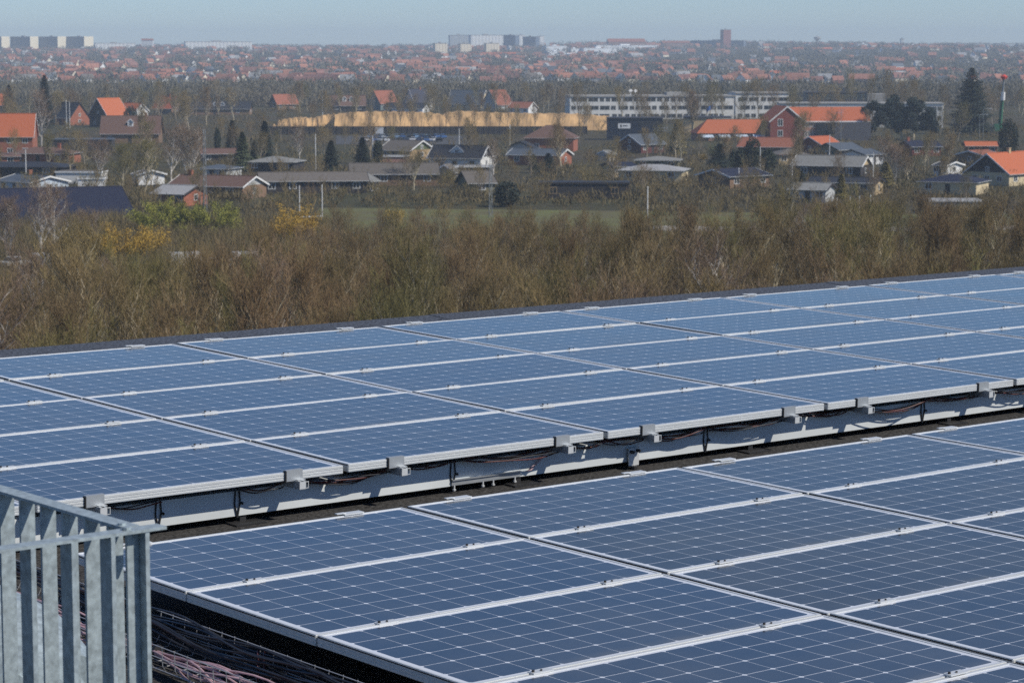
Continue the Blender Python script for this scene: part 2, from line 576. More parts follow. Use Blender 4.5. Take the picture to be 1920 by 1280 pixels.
def sheet_mesh():
    m = MB()
    a, b = pl - 0.012, pw - 0.012
    m.box(-a, a, -b, b, -0.006, -0.0015)
    return m.mesh('cell_sheet', M['panel'])


FRAME_ME, SHEET_ME = frame_mesh(), sheet_mesh()
ORD = ['first', 'second', 'third', 'fourth', 'fifth', 'sixth', 'seventh', 'eighth', 'ninth', 'tenth']
ROWA = ['the back row beside the felt kerb', 'the second row from the felt kerb', 'the middle row', 'the second row from the grey beam', 'the front row over the grey beam']
ROWB = ['the back row', 'the second row', 'the third row', 'the fourth row', 'the fifth row', 'the sixth row', 'the seventh row']


def in_frame(F, i, j, mar=0):
    n = 0
    for a in np.linspace(0, 1, 5):
        for b in np.linspace(0, 1, 4):
            x, y = project(F @ Vector(((i + a) * PU, -(j + b) * PV, 0)))
            if -mar <= x <= 1920 + mar and -mar <= y <= 1280 + mar:
                n += 1
    return n


rp = random.Random(3)


def make_panel(F, i, j, label, group, greyness):
    root = empty('solar_panel', (0, 0, 0), 0, label, 'solar panel', group)
    tilt = Matrix.Rotation(rp.gauss(0, 0.0016), 4, 'X') @ Matrix.Rotation(rp.gauss(0, 0.0012), 4, 'Y')
    root.matrix_world = F @ Matrix.Translation(((i + 0.5) * PU, -(j + 0.5) * PV, rp.gauss(0, 0.0008))) @ tilt
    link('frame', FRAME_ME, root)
    s = link('cell_sheet', SHEET_ME, root)
    s['greyness'] = greyness


GREYB = {(2, 0): 0.75, (2, 1): 0.9, (1, 0): 0.6, (1, 1): 0.95, (1, 2): 0.85, (2, 2): 0.8, (3, 0): 0.5, (3, 1): 0.6, (1, 3): 0.35, (2, 3): 0.5}
used_a, used_b = [], []
for j in range(5):
    row = [i for i in range(-3, 9) if in_frame(FA, i, j, 40) or in_frame(FA, i - 2, j, 40)]
    vis = [i for i in row if in_frame(FA, i, j)]
    for i in row:
        used_a.append((i, j))
        if i not in vis:
            make_panel(FA, i, j, 'solar panel of the far array just outside the edge of the photo', 'solar panels of the far array', 0.1)
            continue
        k = vis.index(i)
        make_panel(FA, i, j, 'far-array solar panel, %s from left in %s' % (ORD[k], ROWA[j]), 'solar panels of the far array', 0.1 + 0.12 * rp.random())
for j in range(7):
    row = [i for i in range(0, 8) if in_frame(FB, i, j, 40) or in_frame(FB, i - 2, j, 40)]
    vis = [i for i in row if in_frame(FB, i, j)]
    if not vis:
        continue
    for i in row:
        used_b.append((i, j))
        if i not in vis:
            make_panel(FB, i, j, 'solar panel of the near array just outside the edge of the photo', 'solar panels of the near array', 0.3)
            continue
        k = vis.index(i)
        g = GREYB.get((i, j), 0.0)
        make_panel(FB, i, j, '%s near-array solar panel, %s from left in %s' % ('dark grey' if g > 0.6 else 'dark blue', ORD[k], ROWB[j]), 'solar panels of the near array', g)


# ------------------------------------------------------------------ mounting rails with their clamps
def make_rail(F, u, j0, j1, label, group, front_end):
    root = empty('mounting_rail', (0, 0, 0), 0, label, 'mounting rail', group)
    root.matrix_world = F @ Matrix.Translation((u, 0, 0))
    y0, y1 = -j1 * PV - 0.055, -j0 * PV + 0.05
    m = MB()                                     # C-section rail
    z0, z1 = -0.094, -0.0475
    m.box(-0.022, -0.019, y0, y1, z0, z1)
    m.box(0.019, 0.022, y0, y1, z0, z1)
    m.box(-0.019, 0.019, y0, y1, z0, z0 + 0.003)
    m.box(-0.019, -0.006, y0, y1, z1 - 0.003, z1)
    m.box(0.006, 0.019, y0, y1, z1 - 0.003, z1)
    m.build('rail_bar', M['alu_dull'], root)
    if front_end:
        c = MB()                                 # end clamp: plate on the frame, foot on the rail
        fy = -j1 * PV + 0.004
        c.box(-0.075, 0.035, fy - 0.006, fy - 0.0005, -0.052, 0.012)
        c.box(-0.075, 0.035, fy - 0.0005, fy + 0.022, 0.0045, 0.012)
        c.box(-0.015, 0.035, fy - 0.036, fy - 0.006, -0.0475, -0.043)
        c.build('end_clamp', M['alu_dull'], root)
        e = MB()                                 # folded lip at the open end of the rail
        e.box(0.022, 0.040, y0, y0 + 0.004, -0.090, -0.087)
        e.box(0.037, 0.040, y0, y0 + 0.004, -0.087, -0.055)
        e.box(0.022, 0.040, y0, y0 + 0.004, -0.055, -0.052)
        e.box(-0.019, 0.019, y0, y0 + 0.003, -0.091, -0.051)
        e.build('rail_end', M['alu'], root)
        b = MB()
        b.box(-0.083, -0.0755, fy - 0.010, fy + 0.015, -0.050, 0.008)
        b.build('rubber_pad', M['rubber_and_slot_shade'], root)
    c = MB()
    by = -j0 * PV - 0.008
    c.box(-0.06, 0.06, by - 0.018, by + 0.030, 0.004, 0.010)
    c.box(-0.06, 0.06, by + 0.024, by + 0.030, -0.0475, 0.004)
    c.box(-0.10, -0.045, by - 0.004, by + 0.020, 0.010, 0.014)
    c.build('end_clamp', M['alu'], root)
    for j in range(j0 + 1, j1):
        c = MB()
        y = -j * PV
        c.box(-0.05, 0.05, y - 0.020, y + 0.020, 0.003, 0.009)
        c.box(-0.05, 0.05, y - 0.004, y + 0.004, -0.0475, 0.003)
        cl = c.build('mid_clamp', M['alu'], root)
        b = MB()
        b.tube([(-0.038, y, 0.009), (-0.038, y, 0.017)], 0.0065, 6)
        b.tube([(0.0, y - 0.004, 0.009), (0.0, y - 0.004, 0.0145)], 0.005, 6)
        b.build('bolt', M['rubber_and_slot_shade'], cl)


KERBX = sorted([round(project(FA @ Vector(((i + f_) * PU, 0, 0)))[0]) for i in range(-2, 8) for f_ in (0.19, 0.83)], reverse=True)
KERBX = [q for q in KERBX if q < 1960]
nth = 0
for i in range(-2, 8):
    for fr in (0.19, 0.83):
        x, y = project(FA @ Vector(((i + fr) * PU, -5 * PV, 0)))
        x2, y2 = project(FA @ Vector(((i + fr) * PU, 0, 0)))
        if x2 > 2500 or x < -60:
            continue
        make_rail(FA, (i + fr) * PU, 0, 5, 'aluminium rail under far array, %s clamp end from left above grey beam' % (ORD[min(nth, 9)]) if x < 1925 else
                  ('aluminium rail under far array, clamped at the kerb, %s clamp from the right' % ORD[KERBX.index(round(x2))] if x2 < 1960 else 'aluminium rail of the far array just outside the photo'),
                  'mounting rails of the far array', True)
        nth += 1
nth = 0
for i in range(0, 6):
    for fr in (0.19, 0.83):
        x2, y2 = project(FB @ Vector(((i + fr) * PU, 0, 0)))
        if x2 > 2300:
            continue
        make_rail(FB, (i + fr) * PU, 0, 7, 'aluminium rail under near array, %s white clamp from left on its back edge' % ORD[min(nth, 9)], 'mounting rails of the near array', False)
        nth += 1

# ------------------------------------------------------------------ grey beam carrying the front of the far array
beam = empty('support_beam', (0, 0, 0), 0, 'long grey steel beam under the front edge of the far solar array', 'beam')
beam.matrix_world = FA
BY = -5 * PV + 0.14
m_ = MB()
x0 = -3 * PU
m_.box(x0, 13.2, BY, BY + 0.006, -0.240, -0.098)
m_.box(x0, 13.2, BY + 0.006, BY + 0.07, -0.104, -0.098)
m_.box(x0, 13.2, BY + 0.006, BY + 0.07, -0.240, -0.234)
m_.build('web', M['beam'], beam)
for px_ in (296, 444, 848, 1322, 1729):
    # find u on the beam front whose column is px_
    lo, hi = -6.0, 14.0
    for _ in range(40):
        mid = (lo + hi) / 2
        if project(FA @ Vector((mid, BY, -0.17)))[0] < px_:
            lo = mid
        else:
            hi = mid
    s = MB()
    s.tube([(lo - 0.012, BY - 0.004, -0.095), (lo - 0.018, BY - 0.006, -0.17), (lo, BY - 0.005, -0.248)], 0.005, 5)
    s.tube([(lo + 0.012, BY - 0.006, -0.095), (lo + 0.016, BY - 0.010, -0.16), (lo + 0.002, BY - 0.005, -0.248)], 0.005, 5)
    s.tube([(lo + 0.016, BY - 0.014, -0.165), (lo + 0.030, BY - 0.016, -0.170)], 0.008, 5)
    s.build('strap', M['rubber_and_slot_shade'], beam)
for px_, kind in ((909, 0), (1183, 1)):
    lo, hi = -6.0, 14.0
    for _ in range(40):
        mid = (lo + hi) / 2
        if project(FA @ Vector((mid, BY, -0.2)))[0] < px_:
            lo = mid
        else:
            hi = mid
    s = MB()
    if kind == 0:
        s.box(lo - 0.26, lo + 0.27, BY - 0.012, BY - 0.0015, -0.236, -0.200)
        s.box(lo - 0.26, lo + 0.27, BY - 0.022, BY - 0.012, -0.206, -0.200)
        sp_ = s.build('splice_plate', M['alu_dull'], beam)
        b = MB()
        for q in (-0.24, -0.02, 0.06, 0.23):
            b.tube([(lo + q, BY - 0.008, -0.236), (lo + q, BY - 0.008, -0.262)], 0.006, 6)
            b.tube([(lo + q, BY - 0.008, -0.258), (lo + q, BY - 0.008, -0.268)], 0.011, 6)
        b.build('bolt', M['alu'], sp_)
    else:
        s.box(lo - 0.042, lo + 0.042, BY - 0.030, BY - 0.022, -0.262, -0.150)
        s.box(lo - 0.042, lo + 0.042, BY - 0.022, BY - 0.001, -0.156, -0.150)
        sp_ = s.build('anchor_plate', M['alu'], beam)
        b = MB()
        b.tube([(lo - 0.028, BY - 0.03, -0.172), (lo - 0.028, BY - 0.055, -0.172)], 0.012, 6)
        b.tube([(lo + 0.025, BY - 0.03, -0.168), (lo + 0.025, BY - 0.055, -0.168)], 0.012, 6)
        b.tube([(lo - 0.01, BY - 0.04, -0.262), (lo - 0.01, BY - 0.04, -0.284)], 0.022, 8)
        b.build('bolt', M['rubber_and_slot_shade'], sp_)
for k in range(9):
    s = MB()
    uu = -4.6 + 2.0 * k
    s.box(uu - 0.10, uu + 0.10, BY - 0.08, BY + 0.12, -0.2845, -0.2755)
    s.box(uu - 0.02, uu + 0.02, BY + 0.01, BY + 0.06, -0.2755, -0.240)
    s.build('foot', M['rubber_and_slot_shade'], beam)
# the matching beam further back carries the middle of the array
bm2 = empty('support_beam', (0, 0, 0), 0, 'grey steel beam in shadow under the middle of the far solar array', 'beam')
bm2.matrix_world = FA
s = MB()
s.box(-3 * PU, 13.2, -2.2, -2.14, -0.284, -0.098)
s.build('web', M['beam'], bm2)
bm3 = empty('support_beam', (0, 0, 0), 0, 'grey steel beam in shadow beneath the near solar array', 'beam')
bm3.matrix_world = FB
s = MB()
s.box(1.2, 9.5, -1.2, -1.14, -0.235, -0.098)
s.box(1.2, 9.5, -4.7, -4.64, -0.228, -0.098)
s.build('web', M['beam'], bm3)


# ------------------------------------------------------------------ string cables hanging behind the front edge
def uu_of(px_, yy, zz):
    lo, hi = -8.0, 15.0
    for _ in range(40):
        mid = (lo + hi) / 2
        if project(FA @ Vector((mid, yy, zz)))[0] < px_:
            lo = mid
        else:
            hi = mid
    return lo


rc = random.Random(11)
CABLES = [(190, 300, 0.05, 2), (455, 530, 0.07, 2), (570, 730, 0.075, 5), (735, 850, 0.03, 4), (870, 1060, 0.06, 5), (1072, 1135, 0.05, 3), (1135, 1212, 0.05, 3),
          (1215, 1320, 0.07, 5), (1330, 1480, 0.05, 5), (1500, 1600, 0.05, 4), (1615, 1745, 0.085, 4), (1745, 1850, 0.035, 4), (1862, 1960, 0.05, 4)]
for n, (xa, xb, sag, cnt) in enumerate(CABLES):
    m = MB()
    for c in range(cnt):
        yy = -5 * PV + 0.05 + 0.07 * rc.random()
        ua, ub = uu_of(xa, yy, -0.1), uu_of(xb, yy, -0.1)
        za, zb = -0.064 - 0.03 * rc.random(), -0.062 - 0.03 * rc.random()
        sg = sag * (0.22 + 0.45 * rc.random())
        P = []
        for q in range(13):
            t = q / 12
            P.append((ua + (ub - ua) * t, yy + 0.02 * math.sin(5 * t + c), za + (zb - za) * t - sg * 4 * t * (1 - t) + 0.006 * math.sin(9 * t + c * 2)))
        m.tube(P, 0.0042, 6, 0 if c % 2 == 0 else 1)
    o = m.build('cable_bundle', [M['cable_red'], M['cable_black']])
    o.matrix_world = FA
    tag(o, 'red and black cables under the far array, %s' % (
        ['behind the railing corner', 'left of the leftmost bare clamp', 'between the first two clamps beyond the railing', 'right of the second clamp, taut', 'above the splice plate',
         'short loop at the third clamp', 'short run above the anchor plate', 'right of the fourth clamp', 'long run before the fifth clamp', 'between fifth and sixth clamp',
         'deep sag right of sixth clamp', 'short run before the last clamp', 'at the right edge'][n]), 'cable', 'string cables below the far array')
m = MB()
ua = uu_of(1005, -5 * PV + 0.1, -0.15)
m.tube([(ua + 0.11, -5 * PV + 0.13, -0.105), (ua + 0.05, -5 * PV + 0.12, -0.15), (ua - 0.03, -5 * PV + 0.12, -0.195), (ua - 0.05, -5 * PV + 0.115, -0.205), (ua - 0.03, -5 * PV + 0.11, -0.20), (ua + 0.06, -5 * PV + 0.12, -0.135), (ua + 0.12, -5 * PV + 0.13, -0.10)], 0.0045, 6)
o = m.build('cable_loop', M['cable_pink'])
o.matrix_world = FA
tag(o, 'pink cable loop hanging in front of the grey beam', 'cable')

# ------------------------------------------------------------------ cable tray along the left side of the near array
tray = empty('cable_tray', (0, 0, 0), 0, 'wire mesh tray full of cables along left edge of the near array', 'cable tray')
tray.matrix_world = FB
m = MB()
TY0, TY1 = -6.6, 2.2
for xx, zz in ((-0.34, -0.12), (-0.34, -0.17), (-0.33, -0.225), (-0.24, -0.232), (-0.15, -0.232), (-0.06, -0.225), (-0.045, -0.17), (-0.045, -0.10)):
    m.tube([(xx, TY0, zz), (xx, TY1, zz)], 0.0025, 4)
y = TY0
while y < TY1:
    m.tube([(-0.343, y, -0.115), (-0.34, y, -0.20), (-0.32, y, -0.232), (-0.07, y, -0.234), (-0.05, y, -0.20), (-0.043, y, -0.095)], 0.0025, 4)
    y += 0.10
m.build('wire_mesh', M['wire'], tray)
for k in range(16):
    m = MB()
    ph = rc.random() * 9
    xo, zo = -0.055 - 0.085 * rc.random(), -0.105 - 0.05 * rc.random()
    P = []
    for q in range(80):
        y = TY0 + (TY1 - TY0) * q / 79
        P.append((xo + 0.026 * math.sin(1.7 * y + ph) + 0.016 * math.sin(4.3 * y + 2 * ph) + 0.008 * math.sin(9 * y + 3 * ph), y, zo + 0.022 * math.sin(2.1 * y + ph * 2) + 0.012 * math.sin(6 * y + ph)))
    m.tube(P, 0.0055, 6)
    o = m.build('black_cable', M['cable_black'])
    o.matrix_world = FB
    tag(o, 'black cable lying in the upper bundle of the wire tray beside near array', 'cable', 'black cables in the wire tray')
for k in range(13):
    m = MB()
    ph = rc.random() * 9
    xo, zo = -0.20 - 0.10 * rc.random(), -0.18 - 0.035 * rc.random()
    P = []
    for q in range(110):
        y = TY0 + (TY1 - TY0) * q / 109
        sq = 0.22 + 0.95 * abs(math.sin(2.6 * y))          # gathered at the ties
        P.append((-0.22 + (xo + 0.22) * sq + (0.022 * math.sin(4.3 * y + ph) + 0.012 * math.sin(8.1 * y + ph * 3)) * sq + 0.03 * math.sin(1.3 * y), y, -0.185 + (zo + 0.185) * sq + (0.022 * math.sin(3.9 * y + ph * 2) + .01 * math.sin(7.7 * y + ph)) * sq))
    m.tube(P, 0.0048, 6)
    o = m.build('pink_cable', M['cable_pink'])
    o.matrix_world = FB
    tag(o, 'faded pink cable in the lower tied bundle of the wire tray', 'cable', 'pink cables in the wire tray')
k = 0
while True:                                      # black ties where the pink bundle is gathered
    y = TY0 + 0.35
    y = -math.pi * (k + 0) / 2.6
    if y < TY0 + .1:
        break
    m = MB()
    m.tube([(-0.22 + 0.03 * math.sin(1.3 * y), y - .012, -0.187), (-0.22 + 0.03 * math.sin(1.3 * y), y + .012, -0.187)], 0.030, 8)
    o = m.build('cable_tie', M['rubber_and_slot_shade'])
    o.matrix_world = FB
    tag(o, 'black tie gathering the pink cables in the wire tray', 'cable tie', 'ties on the pink cables')
    k += 1
for k in range(5):
    m = MB()
    y = -0.6 - 1.15 * k
    P = [(-0.09, y, -0.10), (-0.13, y - 0.06, -0.15), (-0.16, y - 0.10, -0.20), (-0.22, y - 0.2, -0.19), (-0.24, y - 0.5, -0.18)]
    m.tube(P, 0.005, 6)
    m.tube([(p[0] + 0.012, p[1] - 0.03, p[2] + 0.004) for p in P], 0.005, 6)
    o = m.build('red_cable', M['cable_red'])
    o.matrix_world = FB
    tag(o, 'red cable pair dropping between the two bundles of the wire tray', 'cable', 'red cables in the wire tray')

# ------------------------------------------------------------------ galvanised railing in the left foreground
ud = Vector((0.7722, 0.6354, 0))                 # along the array
vd = Vector((0.6354, -0.7722, 0))                # towards the viewer
D0 = 6.2
corner = Vector(((300 - 960) / FPX * D0, D0, 0)) * 1.0
# rail top seen at (300, 985)
rr = ray(246, 986)
corner = Vector((rr.x, rr.y, rr.z)) * (D0 / rr.y) + Vector((0, 0, CAMZ))
rail = empty('railing', corner, 0, 'galvanised steel railing of upright flat bars at left foreground', 'railing')
RM = Matrix(((ud.x, vd.x, 0), (ud.y, vd.y, 0), (0, 0, 1)))    # local x along u, local y along v (towards viewer)
BH = 1.10


def rbox(name, x0, x1, y0, y1, z0, z1, m=None):
    mb = MB()
    mb.box(x0, x1, y0, y1, z0, z1, 0, RM.to_4x4())
    return mb.build(name, m or M['galv'], rail)


rbox('top_rail', -0.025, 0.025, -2.6, -0.0, -0.008, 0.0)         # runs away from us (-v)
rbox('top_rail', -3.2, 0.075, -0.025 + 0.027, 0.052, -0.0095, -0.0015)
rbox('bottom_rail', -0.02, 0.02, -2.6, -0.01, -BH, -BH + 0.010)
rbox('bottom_rail', -3.2, 0.04, 0.005, 0.05, -BH, -BH + 0.010)
for k in range(24):
    y = -0.085 - 0.119 * k
    if y > -2.55:
        rbox('bar', -0.022, 0.022, y - 0.005, y + 0.005, -BH + 0.010, -0.008)
for k in range(26):
    x = -0.085 - 0.114 * k
    if x > -3.1:
        rbox('bar', x - 0.006, x + 0.006, -0.004, 0.054, -BH + 0.010, -0.0095)
rbox('post', 0.012, 0.024, 0.004, 0.050, -1.46, -0.0095)
rbox('post', -0.024, 0.011, 0.008, 0.018, -1.46, -0.0095)
for x, y in ((-0.01, -0.03), (-0.03, 0.027)):
    mb = MB()
    p = RM @ Vector((x, y, 0))
    mb.tube([(p.x, p.y, -0.001), (p.x, p.y, 0.006)], 0.011, 8)
    mb.build('weld', M['galv'], rail)
# grey duct elbow standing behind the bars
duct = empty('ventilation_duct', Vector((-1.36, 6.95, CAMZ - 2.86)), rad(39.4), 'grey sheet metal duct elbow standing behind the railing bars', 'duct')
mb = MB()
mb.tube([(0, 0, 0), (0, 0, 0.62), (0, 0.03, 0.78), (0, 0.12, 0.9), (0, 0.28, 0.97), (0, 0.5, 0.98)], 0.26, 20)
mb.build('pipe', M['galv'], duct)
mb = MB()
mb.tube([(0, 0, 0.60), (0, 0, 0.63)], 0.268, 20)
mb.tube([(0, 0, 0.0), (0, 0, 0.04)], 0.30, 20)
mb.build('collar', M['galv'], duct)

# ------------------------------------------------------------------ houses
WIN = {}


def win_meshes(w, h, fr, two=True):
    key = (round(w, 2), round(h, 2), fr, two)
    if key not in WIN:
        m = MB()
        t = min(0.12, w * 0.12)
        m.box(-w / 2, w / 2, -0.05, 0.02, 0, t)
        m.box(-w / 2, w / 2, -0.05, 0.02, h - t, h)
        m.box(-w / 2, -w / 2 + t, -0.05, 0.02, t, h - t)
        m.box(w / 2 - t, w / 2, -0.05, 0.02, t, h - t)
        if two:
            m.box(-t * 0.4, t * 0.4, -0.045, 0.02, t, h - t)
        g = MB()
        if two:
            g.box(-w / 2 + t, -t * 0.4, -0.02, 0.015, t, h - t)
            g.box(t * 0.4, w / 2 - t, -0.02, 0.015, t, h - t)
        else:
            g.box(-w / 2 + t, w / 2 - t, -0.02, 0.015, t, h - t)
        WIN[key] = (m.mesh('window', M[fr]), g.mesh('pane', M['glass']))
    return WIN[key]


def add_window(parent, x, y, z, rz, w, h, fr='white', two=True):
    a, b = win_meshes(w, h, fr, two)
    o = link('window', a, parent, (x, y, z), rz)
    link('pane', b, o)
    return o


def house(label, x0, x1, ry, py, W, he, rot, roof, wall, gable=None, style='gable', verge=None, nwin=3, gwin=1, chim=None, dorm=0,
          wfr='white', cat='house', name='house', twostorey=False, door=True, gdark=False, dsc=1.0):
    cx = (x0 + x1) / 2
    c = at(cx, py)
    d = c.y
    ppm = FPX / d
    th = rad(rot)
    L = max(3.0, ((x1 - x0) / ppm - W * abs(math.sin(th))) / max(0.25, abs(math.cos(th))))
    hr = 29 - (ry - 90) * d / FPX
    hr = max(hr, he + (0.02 if style == 'flat' else 0.7))
    root = empty(name, c, th, label, cat)
    hx, hy = L / 2, W / 2
    wl = MB()
    if style == 'flat':
        he = hr - 0.35
        wl.box(-hx + 0.2, hx - 0.2, -hy + 0.2, hy - 0.2, 0, he)
        wl.build('wall', M[wall], root)
        r = MB()
        r.box(-hx, hx, -hy, hy, he + 0.003, hr - 0.05)
        r.box(-hx + 0.15, hx - 0.15, -hy + 0.15, hy - 0.15, hr - 0.05, hr - 0.02, 1)
        r.build('roof', [M[verge or 'white'], M[roof]], root)
    elif style == 'hip':
        wl.box(-hx, hx, -hy, hy, 0, he)
        wl.build('wall', M[wall], root)
        r = MB()
        o, rx = 0.5, max(0.3, hx - hy)
        e = [(-hx - o, -hy - o, he - .1), (hx + o, -hy - o, he - .1), (hx + o, hy + o, he - .1), (-hx - o, hy + o, he - .1)]
        k = [(-rx, 0, hr), (rx, 0, hr)]
        r.poly([e[0], e[1], k[1], k[0]])
        r.poly([e[2], e[3], k[0], k[1]])
        r.poly([e[1], e[2], k[1]])
        r.poly([e[3], e[0], k[0]])
        r.poly([(p[0], p[1], p[2] - .02) for p in reversed(e)])
        ro = r.build('roof', M[roof], root)
        f = MB()
        for a, b in ((0, 1), (1, 2), (2, 3), (3, 0)):
            pa, pb = Vector(e[a]), Vector(e[b])
            f.tube([pa - Vector((0, 0, .07)), pb - Vector((0, 0, .07))], 0.055, 4)
        f.build('gutter', M[verge or 'grey_white'], root)
    else:
        n = len(wl.v)
        ih = hr - 0.2
        P = [(-hy, 0), (hy, 0), (hy, he), (0, ih), (-hy, he)]
        wl.v += [(-hx, y, z) for y, z in P] + [(hx, y, z) for y, z in P]
        for a, b in ((4, 0), (1, 2)):
            wl.f.append((n + a, n + b, n + 5 + b, n + 5 + a))
            wl.m.append(0)
        if gable:
            for q, s_ in ((0, 1), (5, -1)):
                wl.f.append(tuple((n + q + i) for i in ((0, 4, 2, 1) if s_ > 0 else (0, 1, 2, 4))))
                wl.m.append(0)
                wl.f.append(tuple((n + q + i) for i in ((4, 3, 2) if s_ > 0 else (4, 2, 3))))
                wl.m.append(1)
        else:
            wl.f.append(tuple(n + i for i in (0, 4, 3, 2, 1)))
            wl.f.append(tuple(n + 5 + i for i in (0, 1, 2, 3, 4)))
            wl.m += [0, 0]
        wl.build('wall', [M[wall], M[gable or wall]], root)
        r = MB()
        o = 0.45
        sl = (hr - he) / hy
        ez = he - sl * o
        t = 0.16
        for s_ in (-1, 1):
            a = [(-hx - o, s_ * (hy + o), ez), (hx + o, s_ * (hy + o), ez), (hx + o, 0, hr), (-hx - o, 0, hr)]
            if s_ < 0:
                r.poly(a)
                r.poly([(p[0], p[1], p[2] - t) for p in reversed(a)])
            else:
                r.poly(list(reversed(a)))
                r.poly([(p[0], p[1], p[2] - t) for p in a])
            r.poly([a[0], (a[0][0], a[0][1], ez - t), (a[1][0], a[1][1], ez - t), a[1]])
        r.tube([(-hx - o, 0, hr + 0.02), (hx + o, 0, hr + 0.02)], 0.11, 5)
        ro = r.build('roof', M[roof], root)
        for sx in (-1, 1):
            v = MB()
            xa, xb = sorted((sx * (hx + o + 0.003), sx * (hx + o + 0.07)))
            for s_ in (-1, 1):
                pr = [(s_ * (hy + o + 0.02), ez - 0.27), (s_ * (hy + o + 0.02), ez + 0.05), (0, hr + 0.06), (0, hr - 0.26)]
                if s_ > 0:
                    pr = pr[::-1]
                v.prism(pr, xa, xb)
            v.build('bargeboard', M[verge or 'dark_wood'], root)
        f = MB()
        f.tube([(-hx - o, -hy - o - 0.06, ez - 0.06), (hx + o, -hy - o - 0.06, ez - 0.06)], 0.07, 5)
        f.build('gutter', M['grey_white'], root)
    if style != 'flat':
        sl = (hr - he) / hy
        for k in range(dorm):
            dx = (k - (dorm - 1) / 2) * min(3.2, L / (dorm + 0.6))
            dy = -hy * 0.62
            dz = hr + sl * dy
            dw, dh = 1.7 * dsc, min(1.5, (hr - dz) * 0.55) / dsc
            db = MB()
            zc = dz + dh
            top = zc + 0.75 * dsc
            # cheeks and front under a small pitched roof
            yb = -(hr - zc) / sl
            db.poly([(dx - dw / 2, dy, dz - 0.3), (dx + dw / 2, dy, dz - 0.3), (dx + dw / 2, dy, zc), (dx, dy, top - 0.1), (dx - dw / 2, dy, zc)], 0)
            db.poly([(dx - dw / 2, dy, dz - 0.3), (dx - dw / 2, dy, zc), (dx - dw / 2, yb, zc)], 0)
            db.poly([(dx + dw / 2, dy, dz - 0.3), (dx + dw / 2, yb, zc), (dx + dw / 2, dy, zc)], 0)
            ytop = min(0, -(hr - top) / sl)
            for s_ in (-1, 1):
                db.poly([(dx + s_ * (dw / 2 + .25), dy - .3, zc - .2), (dx, dy - .3, top), (dx, ytop, top), (dx + s_ * (dw / 2 + .25), yb, zc - .2)], 1)
            for s_ in (-1, 1):
                db.poly([(dx + s_ * (dw / 2 + .27), dy - .31, zc - .42), (dx + s_ * (dw / 2 + .27), dy - .31, zc - .15), (dx, dy - .31, top + .05), (dx, dy - .31, top - .25)], 2)
            dm = db.build('dormer', [M['white'], M[roof], M['white']], root)
            add_window(dm, dx, dy - 0.01, dz - 0.05, 0, 1.0, max(0.9, dh - 0.15))
        if chim is not None:
            cm = MB()
            cxp = chim * hx
            cm.box(cxp - .35, cxp + .35, -.3, .4, hr - 0.9, hr + 0.8)
            cm.box(cxp - .42, cxp + .42, -.37, .47, hr + 0.8, hr + 0.95)
            cm.build('chimney', M['yellowbrick' if wall in ('cream', 'yellowbrick') else 'brick'], ro)
    # openings on the side that faces us and on both ends
    if style != 'flat' or L > 7:
        rows = [0.9]
        if twostorey:
            rows = [0.9, 3.5]
        for zz in rows:
            h = min(1.35, he - zz - 0.35)
            if h < 0.5:
                continue
            for k in range(nwin):
                x = -hx + (k + 0.5) * L / nwin
                if door and zz < 1 and nwin >= 3 and k == nwin // 2:
                    dmb = MB()
                    dmb.box(x - .5, x + .5, -hy - .04, -hy + .02, 0.05, 2.1)
                    dmb.build('door', M['dark_wood'], root)
                    continue
                add_window(root, x, -hy - 0.001 + (0.2 if style == 'flat' else 0), zz, 0, 1.5, h, wfr)
        if gwin and style == 'gable':
            for sx in (-1, 1):
                if (sx < 0) != (rot > 0):
                    continue
                for k in range(gwin):
                    y = (k - (gwin - 1) / 2) * W / (gwin + 0.6)
                    if he > 2.2:
                        add_window(root, sx * (hx + 0.001), y * (1 if sx > 0 else -1), 0.9, sx * math.pi / 2, 1.3, 1.2, wfr)
                if hr - he > 2.2:
                    add_window(root, sx * (hx + 0.001), 0, he + 0.1, sx * math.pi / 2, 1.0, 1.1, wfr)
    return root


house('large hall with plain glazed navy roof behind the birches', -240, 268, 352, 425, 26, 1.0, 22, 'r_navy', 'dark_wood', verge='dark_wood', nwin=0, gwin=0, cat='hall', name='hall')
house('two-storey brick villa with bright red roof and white windows', -75, 67, 212, 292, 9, 5.7, 3, 'r_orange', 'brick', nwin=5, twostorey=True, chim=-.2, verge='white')
house('long low brick bungalow with maroon brown hipped roof below the red-roofed villa', 22, 147, 274, 305, 10, 2.6, -10, 'r_brown', 'brick', style='hip', chim=.5)
house('brown-roofed bungalow cut by the left edge of the photo', -70, 42, 283, 311, 10, 2.6, 12, 'r_brown', 'brick', style='hip')
house('low bungalow with wide matt black roof below the brown roofs', -60, 137, 301, 330, 11, 2.4, -6, 'r_black', 'dark_wood', style='hip', verge='dark_wood')
house('white flat-roofed garage beside the black roof', 107, 200, 318, 343, 6, 2.4, -4, 'r_greybrown', 'render_white', style='flat', nwin=0, cat='garage', name='garage')
house('bungalow with pale blue gable and slate roof above the navy hall', -5, 130, 326, 362, 9, 2.6, -46, 'r_slate', 'paleblue', verge='white', chim=-.2)
house('brown half-timbered villa with a white arched dormer in its roof', 193, 302, 216, 268, 10, 3.3, 2, 'r_brown', 'brownbrick', dorm=1, chim=.5, verge='dark_wood')
house('tall orange-roofed house with dark boarded gable and white bargeboards', 168, 240, 183, 238, 10.5, 4.8, 48, 'r_orange', 'dark_wood', verge='white', gwin=2)
house('orange house with white end gable next to a round bush', 222, 278, 192, 222, 7, 3.4, -40, 'r_orange', 'white', verge='white', gwin=1)
house('house with black roof and orange brick gable left of the orange roof', 95, 168, 191, 234, 9, 3.2, -42, 'r_black', 'brick', gwin=1)
